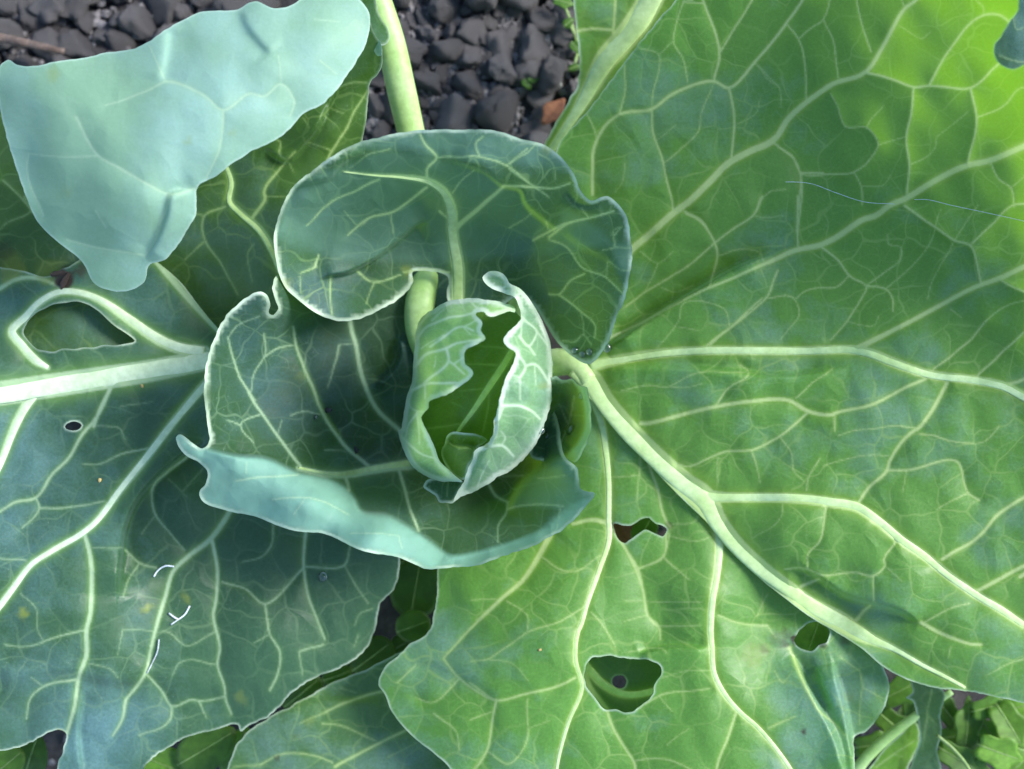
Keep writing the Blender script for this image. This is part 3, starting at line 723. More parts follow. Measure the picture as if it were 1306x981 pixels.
ctrl_A = [(735, 468, 96), (800, 549, 98), (871, 616, 100), (914, 665, 101), (976, 730, 103), (1037, 776, 104), (1096, 810, 104), (1175, 846, 107), (1240, 880, 104), (1306, 897, 104),
          (850, 447, 104), (1000, 446, 113), (1090, 447, 119), (1200, 480, 126), (1306, 505, 131), (1306, 340, 145), (900, 362, 110), (960, 331, 116), (1046, 312, 122), (1160, 260, 132),
          (1260, 210, 152), (1306, 187, 166), (805, 318, 100), (870, 265, 109), (990, 180, 122), (1060, 120, 130), (1110, 92, 139), (1180, 0, 166), (755, 240, 92), (785, 145, 98),
          (910, 105, 116), (1000, 30, 131), (715, 190, 84), (754, 135, 90), (812, 58, 104), (861, 0, 114), (1290, 60, 196), (1350, 0, 232), (1400, 150, 218), (1400, 300, 186), (1180, 60, 160), (1160, 180, 141), (1400, 600, 135), (1400, 900, 106),
          (950, 500, 115), (1100, 520, 121), (1200, 540, 125), (1000, 560, 112), (1100, 610, 115), (1200, 650, 119), (1306, 700, 120), (960, 640, 105), (1090, 650, 115), (1200, 740, 115),
          (1306, 795, 112), (1000, 680, 112), (1060, 710, 115), (1120, 740, 116), (1180, 775, 115), (1250, 830, 113), (1050, 765, 103), (1095, 782, 103), (800, 480, 100), (860, 560, 103), (1150, 400, 133), (1230, 100, 168),
          (1240, 20, 182), (1100, 200, 128), (780, 440, 99), (830, 405, 100)]
steps_A = [(C('l', 330, 738, 400, 745, 470, 790, 560, 850, 680, 885, 800, 920, 870, 965), 10, 4, 22),
           ([(985, 322), (940, 340), (900, 362), (850, 392), (800, 425), (770, 444)], 14, 3, 30),
           ([(1080, 468), (1000, 478), (900, 470), (800, 466), (760, 470)], 6, 5, 22)]
leafA = Leaf(plant, M['A'], A_out, ctrl_A, veins_A, (), steps_A, ribs_A, 2.2, 0.8, (), 1,
             [(1200, 100, 220, -0.25), (1000, 480, 130, 0.25), (1200, 530, 130, 0.35), (830, 160, 110, 0.25), (1270, 860, 80, 0.3), (1290, 150, 120, -0.5), (1000, 640, 120, -0.12), (1100, 780, 50, 0.5)], vamp=0.5)

# ---- large right leaf, lower blade
A2_out = [(752, 500), (790, 528), (840, 580), (890, 632), (925, 676), (1014, 742), (1056, 774), (1088, 800), (1110, 826), (1126, 850), (1134, 877), (1126, 905), (1105, 932), (1090, 941), (1090, 962), (1092, 1000), (1095, 1040),
          (800, 1050), (580, 1035), (574, 981), (556, 963), (525, 938), (500, 908), (491, 886), (482, 871), (491, 853), (519, 825), (545, 807), (557, 758), (559, 724), (575, 690), (640, 640), (700, 600), (738, 560), (746, 522)]
hole1 = C('k', 270, 550, 330, 558, 385, 530, 410, 520, 440, 545, 490, 570, 480, 600, 400, 575, 360, 600, 315, 630, 290, 615, 275, 580)
hole2 = C('q', 495, 525, 560, 508, 660, 520, 740, 525, 790, 550, 797, 580, 770, 620, 760, 670, 710, 715, 670, 740, 640, 745, 600, 730, 560, 732, 520, 685, 480, 630, 475, 580)
hole3 = C('r', 350, 440, 380, 390, 430, 365, 480, 385, 500, 410, 480, 450, 450, 465, 430, 485, 380, 480, 355, 460)
ribs_A2 = [RB('vein', *wr([(751, 503)] + C('k', 195, 60, 220, 130, 240, 260, 250, 380, 250, 530, 250, 620, 210, 740, 160, 880, 130, 980) + C('q', 450, 400, 437, 520, 465, 640, 410, 780, 370, 920, 360, 980, 350, 1120), [11, 10, 9, 8, 8, 7, 6, 6, 6, 5, 5, 4, 4])),
           RB('vein', *wr([(908, 660)] + C('k', 708, 600, 710, 650, 700, 760, 680, 880, 675, 960) + C('q', 1000, 400, 1005, 470, 1015, 580, 1060, 670, 1120, 740, 1200, 810, 1306, 940, 1380, 1060), [16, 11, 10, 9, 8, 8, 7, 7, 6, 6, 6])),
           RB('vein', *wr(C('q', 330, 10, 280, 100, 220, 190, 130, 270, 30, 360), [8, 7, 6, 5, 3]))]
veins_A2 = [
    V_('k', 4, 4, 415, 300, 450, 400, 490, 540, 505, 560), V_('k', 3, 2.6, 490, 590, 475, 690, 370, 735), V_('k', 4.4, 3, 260, 560, 310, 640, 370, 735, 400, 870, 420, 940, 450, 975), V_('k', 2.6, 1.8, 475, 690, 520, 730, 580, 780),
    V_('k', 2, 1.6, 380, 270, 375, 345, 365, 450), V_('k', 1.6, 1.6, 265, 355, 375, 345), V_('k', 2, 1.4, 510, 550, 600, 545, 630, 510), V_('k', 1.6, 1.4, 500, 600, 600, 620, 690, 600), V_('k', 7, 5, 240, 545, 180, 532, 100, 550),
    V_('q', 4, 3, 640, 50, 690, 150, 720, 240, 740, 340, 785, 385, 790, 440), V_('q', 3, 2.4, 690, 150, 800, 95, 830, 0), V_('q', 2.4, 1.8, 800, 95, 860, 150, 905, 190), V_('q', 2.2, 1.6, 785, 385, 960, 380), V_('q', 1.5, 1.5, 640, 365, 740, 340),
    V_('q', 1.5, 1.2, 640, 280, 960, 285), V_('q', 2.4, 2, 500, 325, 560, 390, 600, 470), V_('q', 2.6, 2, 290, 90, 380, 150, 440, 155, 540, 90), V_('q', 2.2, 2, 150, 280, 240, 345, 240, 400), V_('q', 1.6, 1.6, 0, 275, 130, 270),
    V_('q', 2.6, 2, 480, 300, 380, 360, 240, 410, 140, 480, 70, 520, 0, 530), V_('q', 1.6, 1.2, 70, 520, 180, 545, 240, 610), V_('q', 3, 4, 0, 620, 110, 690, 220, 670, 400, 620, 437, 600), V_('q', 4, 3.4, 110, 690, 90, 780, 70, 900, 20, 980),
    V_('q', 2.4, 2, 70, 905, 160, 960, 230, 870, 235, 690), V_('q', 1.4, 1, 240, 810, 330, 780), V_('q', 4, 4, 570, 740, 600, 820, 650, 900, 685, 960, 690, 1050), V_('q', 2.6, 2, 685, 945, 780, 935, 900, 970, 980, 1040), V_('q', 3, 2, 700, 720, 800, 670, 1000, 645),
    V_('q', 1.6, 1.2, 790, 680, 840, 740), V_('q', 4.2, 3.6, 1110, 740, 1070, 850, 1030, 960, 1010, 1060), V_('q', 1.6, 1.2, 820, 880, 910, 810), V_('q', 3, 2.4, 1030, 340, 1120, 370, 1240, 380), V_('q', 2, 1.6, 1190, 340, 1240, 250), V_('q', 2, 1.6, 1240, 380, 1270, 430),
    V_('p', 5, 3, 1250, 200, 1200, 250, 1050, 390, 930, 520), V_('p', 3.4, 3, 930, 520, 1000, 600, 1150, 690, 1306, 660), V_('p', 3, 2, 1000, 600, 890, 700, 820, 680), V_('p', 2.6, 2, 890, 745, 980, 820, 1000, 900), V_('p', 2.6, 2, 740, 620, 820, 545),
    V_('r', 4.6, 2.4, 330, 470, 380, 600, 440, 720, 480, 760, 520, 790, 560, 840), V_('r', 2, 1.6, 625, 570, 540, 520), V_('r', 2.2, 1.6, 625, 570, 630, 650, 620, 790), V_('r', 1.6, 1.3, 630, 640, 720, 690), V_('r', 2.4, 1.6, 240, 810, 350, 760),
    V_('r', 1.6, 1.2, 270, 570, 300, 620, 340, 570), V_('q', 1.6, 1.2, 1010, 570, 900, 570, 800, 600), V_('q', 2.2, 1.8, 0, 780, 90, 740), V_('q', 2, 1.6, 820, 500, 800, 480, 660, 490),
]
ctrl_A2 = [(752, 500, 92), (835, 583, 96), (912, 668, 98), (1000, 757, 97), (1050, 782, 96), (775, 600, 91), (778, 660, 92), (745, 760, 104), (733, 840, 110), (742, 880, 108), (715, 960, 108), (560, 730, 84), (545, 810, 88),
           (490, 860, 88), (485, 885, 88), (525, 940, 96), (580, 985, 103), (640, 900, 110), (640, 800, 102), (690, 700, 90), (850, 700, 97), (850, 780, 99), (910, 760, 106), (906, 830, 108), (945, 905, 112), (1010, 981, 114),
           (860, 950, 112), (800, 900, 106), (960, 760, 97), (1000, 800, 95), (980, 840, 98), (1030, 838, 99), (1060, 830, 98), (1120, 850, 95), (1130, 890, 93), (1105, 930, 92), (1040, 900, 106), (1060, 960, 108), (1085, 985, 108),
           (560, 1040, 100), (1095, 1040, 110), (640, 650, 80), (700, 610, 82), (820, 640, 94), (600, 860, 104), (600, 760, 94), (560, 900, 100)]
steps_A2 = [([(1062, 845), (1067, 862), (1075, 890), (1083, 930), (1090, 965), (1094, 1010)], -24, 3, 30), ([(902, 826), (870, 824), (845, 826), (814, 834)], 5, 4, 22), ([(1010, 835), (1028, 868), (1048, 905), (1066, 940), (1078, 985)], -11, 4, 20), ([(1040, 850), (1052, 880), (1062, 905)], 6, 4, 14),
            ([(640, 900), (560, 850), (520, 840)], -2, 10, 30)]
leafA2 = Leaf(plant, M['A'], A2_out, ctrl_A2, veins_A2, [hole1, hole2, hole3], steps_A2, ribs_A2, 2.0, 1.2,
              [(780, 671, 6, 'brown', 0.6), (786, 676, 5, 'brown', 0.5), (853, 671, 6, 'brown', 0.45), (1013, 815, 6, 'brown', 0.9), (1000, 822, 7, 'brown', 0.6), (975, 829, 6, 'brown', 0.4), (960, 835, 16, 'yellow', 0.35), (1050, 822, 5, 'brown', 0.6), (1077, 815, 6, 'brown', 0.5), (1025, 934, 5, 'brown', 0.9), (1083, 890, 8, 'yellow', 0.25), (990, 815, 10, 'brown', 0.3), (1002, 808, 8, 'brown', 0.4)], 2,
              [(560, 850, 90, 0.45), (1030, 950, 80, 0.5), (850, 780, 110, -0.45), (960, 780, 60, 0.3), (1085, 890, 55, 0.6), (740, 650, 80, -0.1), (640, 780, 70, 0.2), (1010, 870, 60, 0.3)], edge=0.8)
# one leaf: both blades hang on the same midrib
for ch in list(leafA2.obj.children): ch.parent = leafA.obj
with bpy.context.temp_override(active_object=leafA.obj, object=leafA.obj, selected_objects=[leafA.obj, leafA2.obj], selected_editable_objects=[leafA.obj, leafA2.obj]):
    bpy.ops.object.join()
leafA.obj['label'] = 'widest green outer leaf with a holed lower blade and a translucent far corner'

# ---- left outer leaf
D_out = [(320, 455), (300, 440), (277, 418), (255, 392), (230, 360), (205, 338), (180, 322), (120, 320), (95, 335), (60, 352), (25, 345), (0, 340), (-60, 330), (-70, 600), (-60, 975), (0, 958), (28, 952), (55, 938), (75, 930), (84, 935), (80, 957), (72, 985), (80, 1015), (165, 1010), (181, 981), (214, 954), (245, 938), (276, 931), (303, 924), (307, 933), (314, 928),
         (344, 912), (381, 877), (415, 859), (442, 848), (464, 831), (476, 810), (481, 788), (483, 773), (500, 754), (508, 733), (510, 715), (500, 650), (440, 600), (360, 520)]
ribs_D = [RB('midrib', *wr([(330, 452)] + C('e', 870, 683, 600, 733, 400, 762, 200, 792, 0, 822, -220, 845), [22, 26, 28, 29, 30, 30])),
          RB('vein', *wr(C('e', 850, 650, 740, 632, 640, 585, 540, 515, 420, 435, 330, 402, 250, 400, 170, 440, 110, 500, 50, 565, 90, 620, 150, 685, 200, 715), [16, 15, 14, 12, 10, 9, 9, 10, 10, 11, 11, 11, 6])),
          RB('vein', *wr(C('e', 900, 735, 850, 790, 780, 870, 700, 970) + C('m', 620, 260, 500, 410, 400, 540, 340, 590, 220, 660, 130, 720, 60, 810, 0, 890, -100, 1000), [13, 12, 11, 10, 9, 8, 8, 8, 8, 9, 9])),
          RB('vein', *wr(C('m', 140, 10, 100, 70, 60, 150, 0, 300, -60, 420), [14, 12, 11, 9, 8])),
          RB('vein', *wr(C('m', 350, 588, 375, 680, 382, 800, 375, 930) + C('n', 360, 400, 360, 500, 330, 590, 310, 720, 280, 830), [5, 6, 6, 6, 6, 6, 5, 5, 4])),
          RB('vein', *wr(C('m', 1010, 400, 960, 490, 880, 610, 790, 680, 720, 750, 690, 850) + C('n', 670, 320, 630, 470, 605, 580, 525, 690), [8, 7, 7, 6, 5, 5, 5, 4, 4, 3.5])),
          RB('vein', *wr(C('e', 650, 270, 760, 400, 900, 550, 960, 610), [8, 8, 8, 8]))]
veins_D = [
    V_('m', 5.5, 3.6, 460, -40, 450, 0, 400, 110, 340, 180, 290, 270, 220, 340, 150, 440, 60, 460, 0, 500), V_('m', 3, 2, 165, 485, 300, 480, 440, 455), V_('m', 3, 2, 150, 440, 165, 485, 90, 570), V_('m', 3, 1.6, 620, 235, 500, 260, 420, 300, 350, 300), V_('m', 1.6, 1.2, 390, 140, 500, 155, 520, 200),
    V_('e', 6, 5, 460, 800, 420, 880, 390, 960), V_('n', 2.6, 1.8, 350, 400, 200, 440, 130, 470, 20, 460), V_('n', 3.6, 2.2, 320, 605, 180, 635, 125, 690, 110, 770), V_('n', 1.6, 1.2, 85, 250, 150, 310, 160, 400, 180, 440), V_('n', 2.2, 2, 0, 100, 110, 110),
    V_('n', 1.6, 1.2, 180, 635, 130, 600), V_('n', 5, 3, 525, 690, 510, 770, 470, 840), (C('m', 885, 620, 905, 750, 895, 900) + C('n', 890, 330, 915, 480, 905, 540, 935, 640, 940, 690, 965, 750), 5.5, 2.6),
    V_('m', 4.2, 2, 800, 250, 780, 270, 700, 330, 640, 390, 645, 510, 710, 590, 770, 660), V_('m', 1.4, 1, 640, 520, 590, 590), V_('m', 2.6, 3, 520, 660, 580, 710, 650, 735), V_('m', 2.2, 1.6, 580, 710, 525, 800, 510, 850),
    V_('p', 5, 2.4, 360, -20, 350, 130, 370, 260, 420, 390, 440, 440), V_('p', 3.2, 2.2, 350, 140, 190, 290, 100, 225, 10, 200), V_('p', 2.8, 2.6, 190, 290, 205, 410, 250, 490, 240, 590, 210, 650), V_('p', 1.6, 1.2, 205, 415, 145, 455),
    V_('p', 2.6, 2.4, 360, 135, 520, 130, 545, 50), V_('p', 1.8, 1.2, 520, 130, 570, 220, 620, 290), V_('p', 2, 2, 330, 490, 430, 460), V_('p', 1.6, 1.2, 330, 490, 345, 590), V_('p', 1.4, 1, 640, 310, 590, 330, 560, 380), V_('p', 1.2, 1, 575, 420, 560, 470),
    V_('m', 2.4, 1.6, 1140, 550, 1130, 640, 1080, 690, 1010, 710), V_('n', 3, 2.2, 605, 580, 680, 660, 715, 715, 800, 690, 830, 695, 930, 680), V_('n', 2.6, 1.8, 715, 715, 705, 780, 580, 840), V_('n', 2.2, 1.6, 830, 695, 860, 770),
    V_('n', 1.6, 1.4, 660, 410, 700, 410, 780, 465, 890, 410), V_('n', 1.6, 1.3, 905, 540, 750, 535, 720, 590), V_('n', 1.5, 1.3, 510, 400, 640, 405), V_('n', 1.3, 1, 510, 400, 490, 500), V_('n', 1.6, 1.2, 370, 540, 460, 565, 490, 600),
    V_('n', 1.3, 1, 380, 60, 510, 60), V_('m', 1.4, 1, 870, 280, 760, 420), V_('m', 1.3, 1, 700, 360, 780, 440), V_('e', 7, 5, 0, 385, 60, 350, 130, 340, 200, 355, 260, 385), V_('m', 1.3, 1, 500, 60, 640, 40),
]
holeD1 = [(93 + 10.5 * math.cos(a) , 543.5 + 5.4 * math.sin(a) - 1.5 * math.cos(a)) for a in np.linspace(0, 6.283, 12, endpoint=False)]
holeD2 = C('e', 95, 560, 130, 505, 180, 470, 260, 445, 330, 440, 390, 465, 470, 535, 560, 605, 450, 622, 300, 636, 160, 640, 118, 605)
ctrl_D = [(265, 460, 92), (150, 470, 100), (0, 490, 110), (-60, 495, 113), (240, 520, 94), (180, 600, 104), (120, 670, 111), (60, 730, 115), (0, 790, 117), (90, 560, 100), (20, 620, 106), (200, 640, 98), (170, 700, 97), (115, 780, 110), (95, 920, 98), (40, 850, 111), (0, 900, 106),
          (40, 940, 98), (200, 780, 93), (190, 860, 92), (150, 950, 88), (285, 760, 84), (285, 900, 80), (240, 940, 80), (390, 760, 79), (400, 850, 75), (470, 800, 71), (500, 740, 72), (420, 660, 74), (330, 640, 78), (290, 620, 80), (303, 928, 78), (380, 520, 80), (140, 370, 96), (205, 345, 92),
          (277, 422, 90), (30, 425, 104), (100, 370, 100), (0, 340, 100), (-60, 340, 104), (180, 325, 92), (320, 450, 88), (80, 1000, 90), (160, 1000, 84), (-60, 960, 105), (330, 800, 86), (240, 720, 88)]
steps_D = [([(262, 560), (235, 580), (205, 605), (175, 640), (160, 675), (155, 715), (150, 760)], -14, 3.5, 34), ([(90, 860), (150, 872), (185, 868), (200, 855)], 4, 9, 34), ([(0, 855), (60, 850), (110, 842)], -3, 10, 34), ([(105, 985), (100, 930), (108, 880)], 4, 4, 30)]
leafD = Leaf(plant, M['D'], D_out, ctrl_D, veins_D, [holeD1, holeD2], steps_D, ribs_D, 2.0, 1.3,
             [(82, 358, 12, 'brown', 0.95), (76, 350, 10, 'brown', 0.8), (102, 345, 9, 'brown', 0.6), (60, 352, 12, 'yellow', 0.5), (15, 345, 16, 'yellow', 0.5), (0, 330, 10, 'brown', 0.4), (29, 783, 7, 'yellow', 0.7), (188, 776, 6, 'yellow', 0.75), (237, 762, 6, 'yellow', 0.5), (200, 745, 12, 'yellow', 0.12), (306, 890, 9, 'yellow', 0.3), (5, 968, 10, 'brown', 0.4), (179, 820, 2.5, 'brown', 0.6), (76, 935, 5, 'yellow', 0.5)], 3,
             [(30, 600, 90, 0.4), (120, 940, 70, 0.7), (310, 740, 130, -0.38), (390, 780, 110, -0.28), (330, 840, 80, -0.3), (30, 830, 70, 0.2), (180, 540, 80, -0.1), (230, 640, 60, -0.35)],  # negatives at lower right and fold hollow: less wax plus painted shade
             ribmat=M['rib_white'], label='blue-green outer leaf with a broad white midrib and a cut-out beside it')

# ---- lower leaf under the holed blade
C_out = [(289, 985), (301, 953), (311, 938), (341, 917), (381, 895), (424, 871), (464, 856), (494, 840), (560, 812), (640, 790), (760, 775), (900, 790), (960, 860), (900, 990), (700, 1055), (480, 1060), (275, 1045)]
veins_C = [V_('p', 4.5, 3.5, 480, 970, 600, 905, 760, 825, 900, 760), V_('p', 2.6, 2, 430, 790, 500, 800, 650, 860), V_('p', 3.6, 4, 440, 740, 560, 690, 670, 660, 800, 640), V_('p', 1.6, 1.2, 500, 640, 570, 660), V_('p', 3, 2.4, 170, 960, 270, 915, 400, 925, 470, 955), V_('p', 1.6, 1.2, 170, 960, 60, 970), V_('p', 2, 1.5, 520, 700, 440, 740, 330, 790), V_('p', 1.6, 1.2, 700, 930, 820, 870)]
ribs_C = [RB('midrib', *wr(C('q', 420, 480, 490, 560, 540, 615, 590, 650, 650, 670, 760, 655, 860, 610), [9, 11, 11, 11, 10, 9, 8])), RB('vein', *wr(C('q', 470, 560, 500, 640, 560, 720, 620, 800), [8, 7, 6, 5]))]
ctrl_C = [(290, 981, 72), (400, 885, 68), (500, 835, 64), (450, 960, 78), (600, 900, 76), (790, 870, 78), (900, 800, 72), (900, 990, 86), (300, 1050, 82), (700, 1050, 88), (600, 800, 64), (360, 940, 74)]
holeC = [(790 + 9.5 * math.cos(a), 869.5 + 8.5 * math.sin(a)) for a in np.linspace(0, 6.283, 10, endpoint=False)]
leafC = Leaf(plant, leaf_material('leaf_low', (0.085, 0.195, 0.065), (0.190, 0.330, 0.275), 0.64, 0.34), C_out, ctrl_C, veins_C, [holeC], [(C('p', 250, 740, 400, 690, 560, 690, 670, 690), -3, 8, 25)], ribs_C, 1.6, 0.8, [(353, 967, 4, 'brown', 0.5), (395, 922, 7, 'yellow', 0.25), (378, 940, 5, 'yellow', 0.2)], 4, [(450, 930, 110, 0.2), (800, 860, 90, -0.6)], label='low pale green leaf tucked under the holed blade')

# ---- shaded leaf whose tip folds over
E_out = [(487, 61), (484, 92), (472, 107), (468, 144), (461, 184), (445, 260), (430, 330), (400, 425), (330, 435), (250, 440), (100, 450), (-60, 450), (-75, 250), (-50, 130), (25, 95), (120, 84), (220, 55), (300, 28), (380, 14), (440, 5), (466, 22), (478, 44)]
ribs_E = [RB('midrib', *wr(C('a', 920, 660, 945, 700, 965, 760, 958, 840) + C('e', 1000, 70, 1080, 140, 1140, 240, 1180, 340), [6, 7, 8, 9, 9, 10, 10, 10]))]
veins_E = [V_('e', 3.4, 2.2, 940, 45, 850, 85, 855, 190, 920, 280, 990, 410), V_('e', 2.2, 1.6, 845, 195, 770, 260), V_('e', 2, 2, 815, 75, 850, 85), (C('e', 1050, 95, 1105, 0) + C('b', 120, 810, 180, 710, 250, 630), 5.5, 2.5),
           V_('b', 4, 2.4, 380, 680, 390, 650, 460, 540, 500, 460, 550, 380), V_('b', 2.4, 1.8, 395, 625, 310, 595), V_('b', 3, 2.2, 215, 665, 190, 650, 185, 590, 165, 580), V_('b', 3, 2.2, 550, 345, 500, 345, 440, 360, 400, 385), V_('b', 1.6, 1.4, 120, 820, 230, 820), V_('b', 1.8, 1.2, 215, 665, 240, 720),
           V_('a', 3, 2.2, 10, 750, 120, 860, 140, 890), V_('e', 2.2, 1.6, 100, 0, 130, 60, 30, 110, 0, 140), V_('b', 1.6, 1.2, 285, 490, 310, 530), V_('e', 1.8, 1.4, 1060, 200, 1030, 250, 1050, 360), V_('b', 2, 1.5, 400, 450, 450, 470)]
ctrl_E = [(352, 330, 96), (295, 215, 104), (400, 200, 112), (460, 184, 106), (487, 61, 138), (470, 110, 126), (430, 0, 150), (250, 25, 148), (50, 75, 142), (-60, 120, 134), (230, 260, 96), (200, 340, 82), (100, 350, 84), (0, 300, 88), (-60, 400, 90), (100, 415, 91), (40, 420, 93), (300, 390, 78), (400, 420, 76), (100, 200, 108), (250, 130, 122), (380, 90, 126), (150, 440, 88), (0, 430, 94), (410, 130, 120), (340, 260, 106), (420, 160, 121)]
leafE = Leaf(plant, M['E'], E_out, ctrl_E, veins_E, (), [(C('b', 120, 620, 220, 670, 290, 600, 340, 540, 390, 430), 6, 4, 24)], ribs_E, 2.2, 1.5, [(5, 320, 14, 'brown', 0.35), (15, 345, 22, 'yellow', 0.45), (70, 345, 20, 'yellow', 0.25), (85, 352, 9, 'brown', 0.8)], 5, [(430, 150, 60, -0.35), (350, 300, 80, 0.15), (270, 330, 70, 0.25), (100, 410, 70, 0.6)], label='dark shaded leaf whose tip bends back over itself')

F_out = [(1, 84), (10, 76), (22, 83), (61, 81), (122, 70), (184, 57), (214, 37), (260, 15), (303, 12), (325, 1), (349, 11), (367, 8), (388, -3), (420, -12), (448, -8), (462, 3), (470, 15), (471, 37), (465, 58), (453, 80), (435, 107), (416, 129), (386, 147), (361, 172), (337, 184), (300, 205), (276, 224), (250, 241), (250, 256), (249, 274), (233, 302), (211, 330), (190, 339), (184, 360), (168, 371), (147, 371), (122, 363), (104, 333), (73, 308), (49, 284), (31, 245), (15, 196), (3, 153), (-3, 110)]
veins_F = [V_('a', 4, 3, 690, 340, 720, 340, 850, 400, 930, 460, 1040, 390, 1100, 400, 1170, 350, 1225, 420, 1210, 480), V_('a', 3.6, 2.6, 930, 460, 925, 560, 900, 660, 860, 740), V_('a', 3.6, 2.4, 690, 340, 560, 400, 440, 440), V_('a', 4, 3.5, 320, 490, 400, 640, 500, 700, 640, 780, 710, 810, 810, 785), V_('a', 2.8, 2.2, 400, 650, 260, 655, 120, 640), V_('a', 3.6, 2.6, 710, 810, 680, 900, 650, 980), V_('e', 3.4, 2.6, 280, 185, 400, 215, 600, 245), V_('b', 2.4, 2, 330, 80, 430, 90), V_('b', 2.6, 2, 350, 250, 420, 310), V_('e', 3, 2.4, 690, 60, 640, 200, 600, 250), V_('a', 3, 2.4, 120, 640, 110, 700, 180, 900), V_('a', 2.6, 2, 690, 340, 620, 190), V_('a', 2.2, 2, 1170, 350, 1160, 230), V_('e', 2.4, 2, 400, 60, 440, 130)]
ctrl_F = [(6, 77, 156), (122, 70, 160), (260, 15, 162), (383, 0, 162), (459, 0, 158), (471, 37, 156), (435, 107, 163), (361, 172, 168), (276, 224, 171), (248, 242, 170), (250, 276, 164), (190, 339, 156), (168, 371, 149), (104, 333, 156), (34, 256, 161), (0, 153, 156), (150, 200, 182), (250, 130, 182), (350, 80, 176), (80, 140, 174), (180, 280, 175), (420, 50, 168), (320, 150, 177), (200, 250, 179)]
leafF = Leaf(plant, M['F'], F_out, ctrl_F, veins_F, (), [(C('a', 810, 790, 710, 812, 690, 900, 660, 975) + C('e', 640, 200, 605, 260), 5, 7, 26), ([(215, 37), (212, 70), (205, 105)], -3, 9, 24), ([(306, 12), (315, 35), (345, 70)], 3, 8, 24)], (), 1.2, 1.2,
             [(68, 95, 9, 'yellow', 0.35), (85, 245, 8, 'yellow', 0.2), (240, 180, 6, 'yellow', 0.3), (295, 170, 5, 'yellow', 0.25)], 6, [(300, 90, 120, 0.25), (90, 220, 50, -0.4), (140, 160, 50, -0.15)], ridge=0.06, name='folded_leaf_tip', label='pale glaucous underside of a leaf tip folded over')

# ---- inner hood leaf behind the heart
H_out = [(350, 300), (355, 276), (364, 254), (373, 239), (401, 217), (423, 199), (453, 184), (484, 175), (527, 167), (576, 165), (637, 168), (668, 178), (696, 186), (717, 202), (733, 224), (742, 245), (754, 256), (773, 250), (788, 260), (800, 279), (804, 300), (806, 327), (803, 351), (796, 385), (783, 412), (777, 434), (761, 458), (749, 464), (731, 455), (712, 438), (698, 417), (680, 390),
         (660, 378), (640, 390), (610, 400), (585, 400), (572, 385), (570, 352), (545, 346), (526, 348), (527, 358), (521, 369), (509, 381), (479, 397), (454, 407), (429, 409), (406, 401), (381, 383), (364, 367), (355, 346), (351, 327)]
ribs_H = [RB('midrib', *wr([(584, 398), (584, 380)] + C('f', 1110, 80) + C('b', 905, 960, 900, 870, 870, 800, 810, 757, 700, 737, 590, 730, 450, 715), [17, 16, 16, 14, 13, 11, 9, 6, 4, 2.5])),
          RB('vein', *wr(C('b', 912, 960, 930, 940, 1000, 880, 1080, 810, 1120, 775), [8, 7, 6, 5, 4]))]
veins_H = [V_('b', 4, 3, 1120, 775, 1170, 775, 1240, 780), V_('b', 4.5, 3, 800, 740, 800, 700, 840, 655, 790, 600, 770, 560), V_('b', 2.6, 2.4, 840, 655, 1020, 655, 1130, 690, 1240, 775), V_('b', 2.4, 2, 1020, 655, 1000, 600, 1030, 570), V_('b', 2.6, 2, 1130, 690, 1215, 635), V_('b', 4.4, 2.6, 800, 780, 720, 840, 650, 885, 560, 905, 470, 980),
           V_('b', 3.6, 1.8, 600, 745, 500, 795, 400, 840, 300, 940), V_('b', 1.8, 1.4, 640, 620, 540, 650, 480, 700), V_('b', 2.2, 1.6, 900, 810, 940, 750, 990, 710), V_('b', 4, 3, 850, 880, 880, 905), V_('b', 2.2, 1.6, 1140, 950, 1230, 890), V_('b', 2.2, 2, 1240, 780, 1306, 820), V_('b', 1.6, 1.2, 650, 885, 655, 970), V_('b', 1.5, 1.2, 560, 905, 520, 940, 450, 880),
           V_('c', 3.6, 2.4, 0, 775, 100, 780, 180, 785, 250, 765), V_('c', 2.4, 2.2, 0, 705, 100, 775), V_('c', 4, 2.2, 100, 1000, 160, 965, 250, 925, 330, 910, 430, 880), V_('c', 2, 1.6, 330, 910, 300, 870), V_('c', 2, 1.6, 70, 620, 0, 680), V_('c', 1.3, 1, 120, 640, 180, 690, 190, 750), V_('c', 2, 1.8, 150, 920, 165, 960), V_('c', 1.8, 1.4, 440, 980, 470, 940),
           V_('i', 4, 2.2, 0, 170, 90, 110, 180, 90, 270, 65), V_('i', 3, 2, 0, 180, 80, 220, 140, 300, 240, 340, 310, 410), V_('i', 3.2, 2.4, 0, 410, 40, 410, 90, 350, 150, 325), V_('i', 3, 2, 40, 410, 130, 480, 190, 540, 190, 590), V_('i', 2, 1.6, 55, 600, 110, 605, 145, 575, 180, 620), V_('i', 1.5, 1.2, 270, 215, 340, 215), V_('i', 1.5, 1.2, 225, 225, 270, 215, 270, 150, 300, 125), V_('i', 1.5, 1.2, 240, 340, 250, 270, 300, 310, 340, 315),
           V_('f', 3, 2, 550, 70, 630, 130, 790, 90), V_('f', 2, 1.4, 640, 130, 620, 170, 600, 250), V_('f', 2.6, 1.6, 400, 100, 400, 250, 405, 310), V_('f', 2.2, 1.4, 320, 40, 230, 80), V_('f', 3, 2.4, 310, 40, 330, -20), V_('f', 3, 3, 810, 75, 900, 60, 1060, 75), V_('i', 1.5, 1, 130, 480, 150, 580), V_('b', 1.6, 1.2, 1215, 635, 1260, 590), V_('f', 1.4, 1, 230, 100, 240, 200)]
